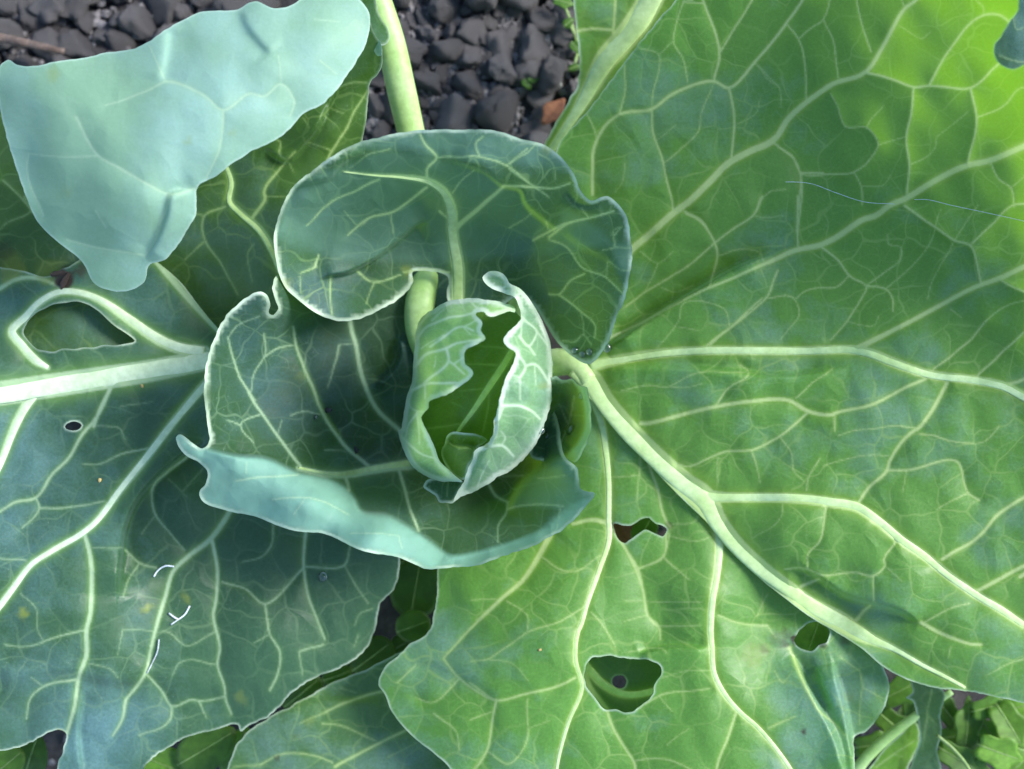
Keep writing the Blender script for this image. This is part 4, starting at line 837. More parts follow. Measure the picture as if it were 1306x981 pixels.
ctrl_H = [(583, 385, 92), (580, 330, 98), (572, 290, 108), (560, 250, 128), (540, 235, 138), (490, 228, 145), (350, 300, 144), (364, 254, 153), (401, 217, 159), (453, 184, 163), (527, 167, 165), (600, 165, 163), (668, 178, 160), (717, 202, 157), (742, 245, 151), (773, 250, 154), (800, 279, 152), (803, 340, 146), (796, 385, 138), (777, 434, 128), (749, 464, 118), (712, 438, 106),
          (680, 390, 96), (640, 385, 92), (450, 240, 140), (420, 280, 126), (480, 280, 118), (540, 262, 118), (400, 330, 118), (440, 320, 112), (620, 250, 131), (660, 225, 148), (640, 290, 108), (680, 300, 112), (720, 330, 120), (740, 300, 134), (760, 350, 132), (740, 400, 116), (620, 330, 98), (700, 360, 106), (440, 408, 116), (400, 398, 122), (364, 367, 133), (490, 390, 108), (515, 365, 102), (530, 330, 98), (460, 370, 106), (540, 190, 162), (430, 205, 160), (620, 190, 159)]
steps_H = [([(405, 358), (417, 353), (445, 348), (479, 330), (517, 300), (530, 288), (545, 281)], 12, 2.4, 26), (C('b', 900, 674, 940, 682, 1050, 720, 1110, 770, 1190, 795, 1210, 850, 1260, 900, 1340, 960), 12, 2.6, 24), (C('b', 180, 960, 205, 880, 250, 780, 330, 760, 400, 740, 440, 690, 540, 640), 8, 3, 20),
           (C('c', 230, 800, 270, 850, 330, 866, 380, 850), -3, 4, 16), (C('i', 60, 150, 150, 220, 250, 270, 280, 330), 3, 5, 18)]
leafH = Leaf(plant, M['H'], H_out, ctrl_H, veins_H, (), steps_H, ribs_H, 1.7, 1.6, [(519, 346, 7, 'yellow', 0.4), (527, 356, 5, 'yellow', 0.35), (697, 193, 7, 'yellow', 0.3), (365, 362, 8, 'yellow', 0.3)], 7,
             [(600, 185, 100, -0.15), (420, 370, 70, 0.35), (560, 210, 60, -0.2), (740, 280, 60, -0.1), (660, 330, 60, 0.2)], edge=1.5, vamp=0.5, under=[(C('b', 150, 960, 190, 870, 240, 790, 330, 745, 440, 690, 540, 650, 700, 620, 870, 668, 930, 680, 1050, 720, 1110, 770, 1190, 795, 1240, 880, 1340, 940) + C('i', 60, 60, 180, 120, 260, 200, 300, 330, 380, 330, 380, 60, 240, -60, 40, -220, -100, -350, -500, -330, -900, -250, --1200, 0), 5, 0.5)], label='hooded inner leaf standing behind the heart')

# ---- inner cup leaf in front of the heart
B_out = [(352, 351), (347, 365), (350, 380), (355, 394), (349, 402), (343, 400), (344, 387), (340, 376), (332, 372), (318, 377), (291, 400), (273, 431), (263, 464), (261, 510), (265, 545), (266, 566), (259, 573), (245, 565), (228, 554), (225, 561), (236, 580), (254, 590), (265, 603), (263, 616), (254, 629), (260, 641), (285, 650), (332, 661), (371, 676), (414, 681), (460, 702), (506, 711), (530, 720), (543, 726), (570, 724), (600, 723), (617, 719), (647, 707), (680, 696), (721, 673), (744, 650), (759, 630), (742, 625), (738, 608), (736, 597), (721, 583),
         (712, 540), (690, 480), (650, 400), (600, 335), (540, 322), (480, 345), (400, 368), (372, 358), (360, 348)]
ribs_B = [RB('midrib', *wr(C('o', 1100, 290, 1060, 300, 980, 310, 890, 325, 780, 345, 700, 342, 640, 330, 590, 318), [15, 14, 12, 11, 9, 8, 7, 6]))]
veins_B = [(C('o', 600, 310, 560, 260, 500, 180, 430, 80, 380, 0) + C('e', 1060, 850, 1000, 760, 950, 590), 4.2, 2.4), (C('o', 890, 315, 800, 240, 720, 140, 680, 60) + C('f', 310, 740, 250, 600, 205, 470, 190, 380), 5.5, 3.4), V_('o', 5, 3.5, 1010, 330, 1020, 360, 1050, 470, 1090, 580), V_('o', 6, 5, 785, 350, 795, 380, 800, 410), V_('o', 3, 2.4, 330, 370, 440, 355, 590, 345),
           V_('o', 2.4, 2, 480, 450, 610, 440, 700, 460, 800, 510), V_('o', 2, 1.6, 570, 510, 620, 440), V_('o', 2, 1.6, 430, 95, 350, 130, 400, 210), V_('o', 2, 1.6, 345, 135, 290, 120), V_('o', 1.8, 1.4, 370, 340, 375, 290), V_('f', 6, 7, 505, 320, 515, 400, 540, 480, 570, 640, 660, 840, 780, 950), V_('f', 2.6, 1.4, 450, 480, 430, 570, 380, 720), V_('f', 1.6, 1.2, 450, 480, 540, 470),
           V_('e', 2.4, 1.6, 1100, 570, 1105, 660, 1060, 740, 1045, 820), V_('e', 2.4, 2, 1105, 670, 1150, 640, 1220, 620), V_('h', 4.4, 3.4, 610, 700, 620, 720, 660, 790, 730, 830), V_('h', 3, 2.2, 730, 870, 820, 845, 930, 842, 1040, 855), V_('h', 3, 2.2, 730, 830, 720, 890, 680, 950, 675, 1050), V_('h', 1.8, 1.4, 1020, 870, 1000, 980), V_('o', 1.8, 1.4, 810, 590, 900, 590, 1010, 600), V_('o', 1.8, 1.4, 1010, 600, 1020, 650),
           V_('e', 1.6, 1.2, 950, 590, 990, 540, 1080, 500), V_('o', 1.6, 1.2, 500, 180, 520, 120), V_('h', 2, 1.4, 620, 690, 820, 685), V_('h', 1.6, 1.2, 900, 700, 1050, 680), V_('f', 2, 1.4, 180, 870, 240, 850, 340, 860), V_('o', 1.6, 1.2, 700, 245, 830, 245)]
ctrl_B = [(525, 598, 72), (460, 604, 84), (400, 590, 108), (338, 575, 132), (301, 570, 142), (228, 556, 154), (254, 629, 140), (260, 600, 149), (332, 661, 139), (340, 620, 145), (414, 681, 139), (400, 640, 145), (480, 680, 142), (506, 711, 141), (543, 725, 142), (600, 723, 143), (600, 690, 116), (640, 700, 134), (680, 696, 142), (744, 650, 138), (759, 630, 138), (740, 605, 130), (721, 583, 120), (330, 540, 120), (300, 520, 128), (300, 450, 134),
          (265, 470, 152), (263, 540, 153), (275, 430, 152), (318, 377, 150), (335, 374, 149), (352, 395, 138), (352, 352, 134), (330, 440, 124), (380, 500, 100), (400, 545, 96), (450, 560, 82), (470, 640, 108), (530, 660, 114), (600, 640, 80), (560, 612, 74), (620, 560, 70), (650, 655, 102), (700, 640, 120), (680, 590, 88), (700, 670, 132), (520, 420, 76), (450, 410, 82), (400, 390, 94), (470, 500, 76), (410, 450, 88), (480, 350, 84), (560, 335, 80), (600, 420, 72), (690, 480, 74), (640, 420, 72), (365, 420, 108), (280, 620, 144)]
steps_B = [(C('o', 200, 235, 330, 262, 450, 272, 590, 332, 700, 352, 775, 385, 825, 440, 850, 492, 960, 512, 1060, 565, 1140, 620, 1200, 680), -19, 3.0, 36), ([(728, 580), (705, 588), (690, 596), (668, 615), (655, 635), (646, 655)], 7, 6, 30), (C('f', 460, 1000, 370, 870, 310, 740, 250, 600, 205, 470), 10, 3.5, 22), (C('o', 190, 100, 250, 130, 300, 200, 330, 260), -4, 4, 18),
           (C('f', 640, 700, 740, 620, 780, 540, 770, 440), -12, 3, 20), (C('p', 930, 110, 1050, 90, 1200, 40, 1306, 0), 3, 6, 16)]
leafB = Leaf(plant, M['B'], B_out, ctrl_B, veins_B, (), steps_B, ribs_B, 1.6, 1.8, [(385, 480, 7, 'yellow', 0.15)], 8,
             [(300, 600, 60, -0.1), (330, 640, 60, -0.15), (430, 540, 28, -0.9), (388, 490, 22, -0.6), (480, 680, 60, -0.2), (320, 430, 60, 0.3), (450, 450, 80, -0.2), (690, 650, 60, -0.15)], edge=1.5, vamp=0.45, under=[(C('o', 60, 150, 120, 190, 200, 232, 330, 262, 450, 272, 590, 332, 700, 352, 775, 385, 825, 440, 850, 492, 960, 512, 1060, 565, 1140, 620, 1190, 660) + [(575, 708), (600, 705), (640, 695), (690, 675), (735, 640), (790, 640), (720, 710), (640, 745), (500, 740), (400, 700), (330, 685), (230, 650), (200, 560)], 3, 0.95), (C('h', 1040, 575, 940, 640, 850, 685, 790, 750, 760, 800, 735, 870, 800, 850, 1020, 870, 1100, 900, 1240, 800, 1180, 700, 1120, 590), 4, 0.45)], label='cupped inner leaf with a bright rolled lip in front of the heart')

# ---- small leaf beside the heart
J_out = C('h', 955, 150, 1000, 130, 1030, 150, 1090, 145, 1125, 180, 1170, 192, 1185, 260, 1195, 360, 1190, 450, 1150, 540, 1105, 612, 1060, 590, 960, 600, 860, 580, 860, 450, 930, 280)
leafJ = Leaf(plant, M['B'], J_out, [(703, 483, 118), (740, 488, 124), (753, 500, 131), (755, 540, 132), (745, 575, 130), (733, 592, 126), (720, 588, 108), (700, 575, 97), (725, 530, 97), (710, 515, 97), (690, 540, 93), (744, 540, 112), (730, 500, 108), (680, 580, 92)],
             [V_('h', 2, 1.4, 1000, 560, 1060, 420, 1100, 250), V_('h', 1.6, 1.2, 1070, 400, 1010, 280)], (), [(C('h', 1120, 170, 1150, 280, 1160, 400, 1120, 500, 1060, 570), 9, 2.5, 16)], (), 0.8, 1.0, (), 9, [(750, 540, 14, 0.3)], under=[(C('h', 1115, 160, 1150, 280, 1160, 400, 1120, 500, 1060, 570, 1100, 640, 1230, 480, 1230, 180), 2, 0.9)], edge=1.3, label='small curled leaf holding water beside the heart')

# ---- heart
I1_out = C('g', 770, 275, 700, 243, 620, 226, 520, 222, 400, 235, 310, 285, 245, 340, 218, 400, 213, 480, 205, 580, 195, 680, 170, 760, 150, 860, 130, 950) + C('h', 124, 425, 130, 480, 160, 560, 200, 630, 270, 682, 350, 712, 420, 718, 475, 715, 440, 688, 400, 650, 350, 600, 322, 525, 292, 460, 262, 395, 252, 365, 266, 338, 290, 310, 296, 272, 350, 247, 430, 210, 500, 160, 537, 112, 522, 86, 492, 62) + C('g', 490, 560, 497, 520, 545, 480, 602, 436, 580, 400, 587, 352, 552, 310, 592, 292, 620, 318, 690, 312, 740, 290, 765, 295)
ctrl_I1 = [(530, 430, 112), (545, 405, 122), (575, 383, 132), (600, 381, 138), (655, 392, 150), (544, 432, 147), (560, 408, 152), (527, 470, 110), (542, 470, 150), (516, 530, 106), (532, 525, 148), (509, 560, 102), (524, 560, 142), (520, 600, 104), (530, 590, 134), (545, 608, 112), (560, 600, 140), (585, 613, 134), (600, 398, 164), (616, 402, 174), (618, 430, 179), (612, 415, 177), (594, 450, 177), (603, 476, 181), (585, 495, 176), (548, 516, 172), (540, 530, 170), (548, 560, 164), (557, 580, 158), (572, 603, 146), (575, 430, 166), (565, 470, 167), (555, 495, 166), (536, 545, 158), (645, 398, 160)]
veins_I1 = [V_('g', 2.8, 2.2, 215, 460, 280, 380, 400, 330, 550, 300), V_('g', 2.6, 2.2, 300, 490, 390, 420, 480, 375, 540, 400), V_('g', 1.8, 1.5, 480, 375, 555, 345), V_('g', 3.4, 2.4, 210, 600, 280, 530, 390, 500, 450, 470, 570, 455), V_('g', 3, 3, 390, 500, 400, 570, 350, 620, 260, 700), V_('g', 2.4, 2, 400, 570, 440, 600, 490, 640), V_('g', 2, 1.6, 430, 590, 490, 540), V_('g', 3.4, 2, 180, 740, 260, 700, 380, 690, 450, 690), V_('g', 2, 1.6, 270, 700, 270, 780), V_('g', 1.6, 1.3, 170, 770, 200, 830, 280, 860),
            V_('g', 1.4, 1.2, 250, 500, 370, 420), V_('g', 1.8, 1.4, 310, 340, 380, 280), V_('g', 1.8, 1.4, 520, 235, 560, 275, 620, 280), V_('h', 2.6, 2, 130, 460, 200, 520, 260, 570, 340, 590), V_('h', 2.2, 1.8, 230, 330, 180, 400, 160, 470), V_('h', 1.8, 1.4, 225, 330, 235, 420, 240, 510), V_('g', 1.4, 1, 320, 600, 330, 540), V_('g', 1.6, 1.2, 480, 375, 520, 420), V_('h', 2, 1.6, 160, 500, 240, 640, 360, 700), V_('g', 1.8, 1.2, 220, 400, 300, 290)]
leafI1 = Leaf(plant, M['I'], I1_out, ctrl_I1, veins_I1, (), (), (), 1.1, 1.0, (), 12, [(520, 560, 30, 0.5), (530, 450, 25, 0.3), (590, 450, 40, -0.2)], edge=1.9, vamp=0.62, fine=1.5, ridge=0.22, wmul=1.2, label='crinkled pale green wrapper leaf of the heart with a wavy white edge')
I2_out = C('g', 590, 105, 615, 78, 660, 68, 705, 85, 725, 110, 738, 135, 790, 160, 840, 210, 885, 280, 932, 370, 965, 470, 978, 600) + C('h', 975, 150, 970, 270, 935, 400, 900, 480, 870, 530, 800, 610, 700, 680, 560, 760, 470, 802, 425, 825, 455, 770, 482, 715, 500, 660, 530, 590, 550, 540, 600, 515, 640, 470, 655, 425, 652, 390) + C('g', 665, 860, 685, 770, 700, 715, 730, 640, 760, 580, 772, 520, 730, 492, 705, 455, 730, 410, 770, 372, 802, 335, 790, 260, 768, 215, 720, 195, 640, 165, 600, 130)
ctrl_I2 = [(618, 355, 140), (632, 346, 142), (650, 355, 146), (645, 372, 146), (660, 380, 158), (663, 407, 172), (652, 415, 177), (643, 434, 179), (656, 448, 180), (650, 475, 179), (640, 505, 176), (632, 540, 172), (628, 555, 168), (615, 570, 160), (604, 590, 148), (590, 620, 130), (580, 638, 122), (703, 455, 112), (704, 500, 108), (700, 540, 108), (686, 567, 110), (660, 592, 112), (625, 622, 116), (595, 634, 120), (690, 410, 118), (675, 382, 128), (691, 455, 152), (692, 500, 152), (686, 540, 148), (672, 560, 144), (650, 580, 142), (625, 600, 138), (676, 420, 152), (664, 395, 152), (672, 470, 170), (668, 510, 170), (655, 545, 162), (640, 565, 156)]
veins_I2 = [V_('g', 2.2, 1.8, 790, 430, 850, 490, 890, 410, 830, 350, 790, 310), V_('g', 2, 1.6, 850, 490, 880, 540), V_('g', 2.6, 2.2, 775, 525, 830, 600, 790, 660), V_('g', 3, 2.4, 830, 595, 880, 590, 950, 680), V_('g', 1.8, 1.4, 790, 660, 800, 780), V_('g', 3.4, 2.4, 700, 820, 790, 815, 870, 850, 910, 890), V_('g', 1.8, 1.4, 710, 820, 680, 900), V_('h', 3.4, 2.4, 640, 520, 700, 515, 760, 575), V_('h', 1.5, 1.2, 700, 515, 715, 470, 690, 440), V_('g', 1.6, 1.2, 800, 430, 810, 330), V_('g', 1.8, 1.4, 890, 410, 950, 480), V_('g', 1.6, 1.3, 730, 640, 790, 660), V_('g', 1.3, 1, 880, 590, 890, 700), V_('h', 1.4, 1, 560, 740, 620, 600)]
leafI2 = Leaf(plant, M['I2'], I2_out, ctrl_I2, veins_I2, (), [(C('h', 690, 240, 668, 330, 664, 440, 640, 490, 590, 560, 520, 700), 3, 3, 14)], (), 1.1, 1.0, [(694, 492, 5.5, 'yellow', 0.5), (620, 568, 4, 'yellow', 0.6), (632, 540, 3, 'yellow', 0.5)], 13, [(685, 500, 30, 0.4), (640, 560, 30, -0.2), (650, 600, 30, 0.3)], edge=1.9, vamp=0.62, fine=1.5, ridge=0.2, wmul=1.15, label='waxy pale wrapper leaf closing the right of the heart')
I3_out = [(585, 402), (620, 392), (652, 394), (678, 430), (680, 500), (660, 560), (625, 606), (588, 612), (560, 600), (536, 570), (530, 525), (560, 470), (575, 430)]
ribs_I3 = [RB('midrib', *wr(C('g', 790, 440, 750, 520, 700, 600, 620, 720, 540, 840, 460, 950, 430, 1000), [11, 11, 10, 9, 7, 5, 4]))]
veins_I3 = [V_('g', 3, 2, 690, 595, 600, 585, 490, 590), V_('g', 2.6, 1.8, 620, 722, 540, 725, 460, 735), V_('g', 3, 2, 480, 915, 380, 930, 280, 945), V_('g', 3, 2, 630, 720, 620, 820, 595, 960), V_('g', 2.4, 1.6, 730, 500, 650, 490, 540, 485), V_('g', 1.4, 1, 420, 800, 480, 830)]
ctrl_I3 = [(590, 405, 118), (650, 395, 120), (680, 450, 134), (675, 520, 132), (640, 590, 124), (590, 612, 122), (540, 565, 128), (535, 525, 132), (570, 470, 140), (650, 450, 134), (600, 500, 145), (620, 540, 142), (585, 550, 143), (560, 545, 140), (640, 500, 140), (620, 440, 130)]
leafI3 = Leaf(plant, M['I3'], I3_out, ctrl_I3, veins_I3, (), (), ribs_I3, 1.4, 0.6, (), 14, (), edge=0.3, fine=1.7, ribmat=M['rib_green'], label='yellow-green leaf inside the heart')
I4_out = C('h', 362, 560, 378, 500, 388, 462, 410, 446, 470, 440, 560, 455, 614, 484, 585, 512, 556, 536, 520, 620, 490, 705, 440, 690, 395, 640)
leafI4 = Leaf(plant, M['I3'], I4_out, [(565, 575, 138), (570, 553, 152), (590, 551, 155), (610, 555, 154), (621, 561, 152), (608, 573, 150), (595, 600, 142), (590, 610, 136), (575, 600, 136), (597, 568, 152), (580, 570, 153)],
              [V_('h', 2.4, 2.0, 390, 478, 430, 515, 470, 520, 510, 517, 556, 534), V_('h', 1.2, 1, 440, 590, 460, 520), V_('h', 1.2, 1, 470, 500, 500, 450)], (), [(C('h', 388, 480, 430, 515, 470, 521, 510, 518, 558, 536), -6, 1.8, 12)], (), 0.5, 0.5, (), 15, [(590, 560, 14, 0.3)], edge=1.0, fine=1.5, label='tiny rolled leaf deep in the heart')
I6_out = C('h', 262, 745, 285, 705, 350, 690, 430, 690, 480, 712, 455, 780, 430, 826, 380, 832, 345, 826, 330, 795, 300, 775)
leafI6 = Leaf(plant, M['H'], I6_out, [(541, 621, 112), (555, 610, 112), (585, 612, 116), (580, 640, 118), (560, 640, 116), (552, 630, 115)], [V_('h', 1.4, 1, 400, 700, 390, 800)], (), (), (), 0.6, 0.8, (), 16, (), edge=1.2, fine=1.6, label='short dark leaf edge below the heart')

# ---- leaf on a thick white stalk behind the right leaf
L_out = [(731, -5), (734, 31), (739, 77), (736, 110), (723, 132), (705, 165), (694, 188), (700, 205), (720, 200), (775, 160), (840, 100), (890, 20), (905, -70), (728, -70)]
leafL = Leaf(plant, M['A'], L_out, [(731, 0, 84), (739, 77, 74), (723, 132, 66), (694, 188, 60), (720, 195, 60), (775, 150, 66), (840, 90, 74), (890, 0, 88), (780, 60, 76), (820, -60, 92), (728, -60, 90)],
             [V_('c', 4.5, 3.5, 420, 180, 432, 130, 440, 0, 445, -60), V_('c', 5, 4, 280, 130, 350, 120, 430, 125)], (), (), [RB('midrib', *wr(C('c', 660, -180, 600, -30, 540, 80, 470, 170, 400, 250, 330, 380, 270, 480, 190, 600, 150, 660), [33, 32, 32, 30, 28, 20, 14, 11, 11]))], 1.2, 0.8,
             [(745, 20, 14, 'yellow', 0.12)], 17, [(760, 30, 50, 0.3)], label='leaf with a thick pale stalk behind the widest leaf', edge=1.0)
# ---- leaf seen through the notch of the big leaf
N_out = [(1255, -60), (1400, -70), (1410, 130), (1300, 130), (1262, 110), (1250, 40)]
leafN = Leaf(plant, M['D'], N_out, [(1255, -60, 130), (1400, -70, 140), (1410, 130, 130), (1262, 110, 122), (1330, 30, 134)], [V_('d', 2, 1.6, 1255, 60, 1275, 140, 1306, 130), V_('d', 2.2, 2, 1190, 260, 1250, 285, 1306, 295)], (), (), (), 1.0, 0.5, (), 18, [(1300, 40, 100, 0.4)], label='waxy leaf seen through the notch of the widest leaf')

# ---- stalk running to the top, with a small ear of blade
def stalk(name, pts, ws, mat, parent, flat=0.8, sides=16):
    c = catmull([(p[0], p[1], p[2], w) for p, w in zip(pts, ws)], 6.0)
    P = Wn(c[:, 0], c[:, 1], c[:, 2])
    return tube(name, np.column_stack([P, c[:, 3] * 0.5 * K0 * (ZC - c[:, 2] * 0.001) / DIST]), mat, parent, sides, flat)
petK = stalk('leaf_stalk', [(440, -130, 112), (466, -50, 102), (481, 0, 95), (497, 50, 89), (513, 120, 80), (524, 168, 72), (545, 260, 56), (600, 400, 46), (640, 470, 42)], [30, 33, 36, 37, 37, 35, 32, 30, 28], M['rib_green'], plant)
petK['label'] = 'thick pale green leaf stalk running away over the soil'
K_out = C('b', 500, -60, 520, 0, 540, 60, 565, 130, 590, 175, 615, 190, 636, 165, 637, 125, 615, 90, 600, 60, 585, 0, 575, -60)
Leaf(petK, M['E'], K_out, [(460, 0, 108), (475, 40, 105), (490, 55, 104), (494, 40, 104), (478, 0, 109), (455, -15, 111), (476, -15, 111)], [], (), (), (), 0.4, 0.8, (), 19, (), fine=2.2, name='leaf_lobe')
CK_out = C('b', 576, 185, 588, 165, 604, 170, 610, 195, 606, 228, 592, 232, 580, 215)
Leaf(leafE.obj, M['F'], CK_out, [(476, 57, 140), (484, 51, 143), (487, 62, 142), (481, 70, 139)], [], (), (), (), 0.1, 0.2, (), 20, (), fine=1.6, name='curled_edge', edge=1.2)

# ---- stem and the stalks that carry the leaves
stalk_pts = [(0.0, -0.004, -0.02, 0.014), (0.0, -0.004, 0.02, 0.0145), (-0.001, -0.003, 0.05, 0.015), (-0.004, -0.002, 0.075, 0.017), (-0.008, -0.004, 0.10, 0.021), (-0.012, -0.006, 0.118, 0.016), (-0.014, -0.008, 0.126, 0.006)]
tube('stem', stalk_pts, M['rib_green'], plant, 18, 1.0)
stalk('petiole', [(752, 486, 97), (735, 466, 94), (712, 462, 88), (680, 475, 76), (655, 495, 66)], [24, 30, 36, 34, 30], M['rib'], leafA.obj)
stalk('petiole', [(335, 452, 86), (400, 465, 62), (500, 480, 54), (620, 490, 48)], [22, 24, 26, 28], M['rib'], leafD.obj)
stalk('petiole', [(358, 345, 92), (400, 390, 66), (500, 450, 56), (620, 480, 46)], [10, 16, 20, 24], M['rib'], leafE.obj)
stalk('petiole', [(697, 190, 60), (680, 260, 56), (660, 380, 50), (648, 470, 44)], [12, 18, 22, 24], M['rib_green'], leafL.obj)
stalk('petiole', [(530, 597, 72), (570, 575, 70), (610, 545, 68)], [15, 20, 24], M['rib'], leafB.obj)
stalk('petiole', [(584, 385, 92), (592, 420, 86), (610, 470, 78)], [17, 24, 28], M['rib'], leafH.obj)
stalk('petiole', [(800, 800, 70), (740, 700, 62), (690, 600, 54), (655, 520, 46)], [12, 18, 22, 24], M['rib_green'], leafC.obj)
# pale short stalk seen between the hood leaf and the heart
stk = stalk('stalk_base', [(556, 326, 70), (545, 350, 78), (536, 385, 83), (534, 420, 81), (548, 470, 76)], [16, 30, 38, 34, 24], M['rib_green'], plant)
# ------------------------------------------------------------------ weeds and seedlings
def blade(name, cx, cy, z, rx, ry, rot, mat, parent, tilt=(0, 0), lobes=0, depth=0.12, tip=0.0, fold=0.12, seed=0, vmat='stemlet'):
    """a small leaf: rounded, pointed or lobed outline, cupped, with thickness; rx, ry in drawing units at that height"""
    r = random.Random(seed)
    n, rings = 30, 5
    k = K0 * (ZC - z * 0.001) / DIST
    V, F = [], []
    c0 = Vector(W(cx, cy, z))
    ca, sa = math.cos(math.radians(rot)), math.sin(math.radians(rot))
    def pt(u, v, off):
        # u along the leaf -1..1, v across
        h = fold * abs(v) * ry * 0.9 - 0.10 * u * u * rx
        x, y = u * rx, v * ry
        X, Y = x * ca - y * sa, x * sa + y * ca
        return (c0.x + X * k, c0.y + Y * k, c0.z + (h + tilt[0] * X + tilt[1] * Y) * k + off)
    prof = []
    for i in range(n):
        a = 2 * math.pi * i / n
        rr = 1 + (depth * math.cos(lobes * a) if lobes else 0) + r.uniform(-0.02, 0.02)
        u, v = math.cos(a) * rr, math.sin(a) * rr
        if tip > 0: v *= (1 - tip * max(0, u) ** 1.5)
        prof.append((u, v))
    for off in (0.0, -0.0004):
        s = len(V)
        V.append(pt(0, 0, off))
        for j in range(1, rings + 1):
            for (u, v) in prof: V.append(pt(u * j / rings, v * j / rings, off))
        for i in range(n):
            i2 = (i + 1) % n
            t = (s, s + 1 + i, s + 1 + i2)
            F.append(t if off == 0 else t[::-1])
            for j in range(rings - 1):
                q = (s + 1 + j * n + i, s + 1 + (j + 1) * n + i, s + 1 + (j + 1) * n + i2, s + 1 + j * n + i2)
                F.append(q if off == 0 else q[::-1])
    h = 1 + rings * n
    for i in range(n):
        i2 = (i + 1) % n
        a, b = 1 + (rings - 1) * n + i, 1 + (rings - 1) * n + i2
        F.append((a, h + a, h + b, b))
    o = link(name, mesh_from(name, V, F), mat, parent)
    # midvein
    P = [pt(u, 0, 0.0002) for u in np.linspace(-1.0, 0.85, 8)]
    tube('midvein', [(*p, 0.00035 * (1 - 0.07 * i)) for i, p in enumerate(P)], M[vmat], o, 6, 0.5)
    return o
M['scrap'] = simple_material('shrivelled_scrap', (0.035, 0.022, 0.018), (0.11, 0.07, 0.05), 400, 0.8, 0.6, 0.001)
M['stemlet'] = simple_material('seedling_stem', (0.20, 0.32, 0.08), (0.28, 0.40, 0.13), 80, 0.5, 0.2, 0.0005)
M['W'] = leaf_material('weed_blade', (0.13, 0.30, 0.02), (0.15, 0.30, 0.06), 0.35, 0.4, fine=0.3, cell=4, tcol=(0.3, 0.55, 0.02))
M['W2'] = leaf_material('weed_blade_dull', (0.08, 0.17, 0.06), (0.16, 0.26, 0.15), 0.55, 0.35, fine=0.3, cell=4)

def seedling(px, py, label, leaves, mat, group=None, cat='seedling', name='seedling'):
    root = link(name, None); root.empty_display_size = 0.01
    root.location = W(px, py, 0)
    tag(root, label, cat, group)
    inv = Vector(root.location)
    for i, L in enumerate(leaves):
        b = blade('leaf', mat=M[mat], parent=None, seed=i + int(px), **L)
        b.parent = root; b.matrix_parent_inverse = Matrix.Translation(-inv)
        a = np.array(W(px, py, 0)); e = np.array(W(L['cx'], L['cy'], L['z'] - 0.5))
        m = (a + e) / 2 + np.array([0, 0, 0.004])
        t = tube('stem', [(*a, 0.0011), (*(a * .7 + m * .3), 0.001), (*m, 0.0009), (*(m * .4 + e * .6), 0.0008), (*e, 0.0006)], M['stemlet'], root, 7, 1.0)
        t.matrix_parent_inverse = Matrix.Translation(-inv)
    return root
seedling(548, 775, 'round-leaved seedling filling the gap below the cup leaf', [dict(cx=530, cy=750, z=34, rx=42, ry=33, rot=80, tilt=(0.1, 0.1)), dict(cx=527, cy=799, z=40, rx=23, ry=22, rot=20, tilt=(-0.1, 0.2)), dict(cx=515, cy=712, z=26, rx=30, ry=26, rot=60)], 'seedling')
seedling(498, 830, 'two-leaved seedling peeping out beside the low pale leaf', [dict(cx=474, cy=838, z=36, rx=33, ry=25, rot=38, tilt=(0.2, 0.1)), dict(cx=513, cy=822, z=30, rx=17, ry=14, rot=30)], 'seedling')
seedling(400, 892, 'small seedling squeezed between the left leaf and the low leaf', [dict(cx=385, cy=884, z=34, rx=32, ry=22, rot=40, tilt=(0.1, 0.15)), dict(cx=430, cy=862, z=22, rx=20, ry=15, rot=20)], 'seedling')
seedling(262, 972, 'dark green weed with broad leaves under the left leaf margin', [dict(cx=262, cy=955, z=52, rx=46, ry=28, rot=32, tilt=(0.15, 0.0), tip=0.3), dict(cx=215, cy=978, z=44, rx=40, ry=26, rot=-20, tip=0.3), dict(cx=300, cy=958, z=36, rx=34, ry=17, rot=65, tip=0.4)], 'weed', None, 'weed', 'weed')
seedling(50, 972, 'weed leaves showing in the torn gap of the left leaf', [dict(cx=38, cy=968, z=50, rx=34, ry=24, rot=70, tilt=(0.1, 0.1), tip=0.2), dict(cx=8, cy=975, z=62, rx=26, ry=20, rot=40)], 'weed', None, 'weed', 'weed')
seedling(700, 96, 'tiny bright seedling with two leaflets on the soil', [dict(cx=672, cy=106, z=9, rx=8, ry=6, rot=-60, lobes=3), dict(cx=681, cy=99, z=10, rx=9, ry=6, rot=20, lobes=3)], 'seedling')
seedling(738, 62, 'sparse green seedlings at the foot of the thick pale stalk', [dict(cx=725, cy=29, z=14, rx=8, ry=6, rot=40, lobes=3), dict(cx=734, cy=60, z=12, rx=9, ry=6, rot=-50, lobes=3), dict(cx=732, cy=86, z=10, rx=8, ry=5, rot=20), dict(cx=718, cy=2, z=16, rx=13, ry=8, rot=-15, lobes=5)], 'seedling')

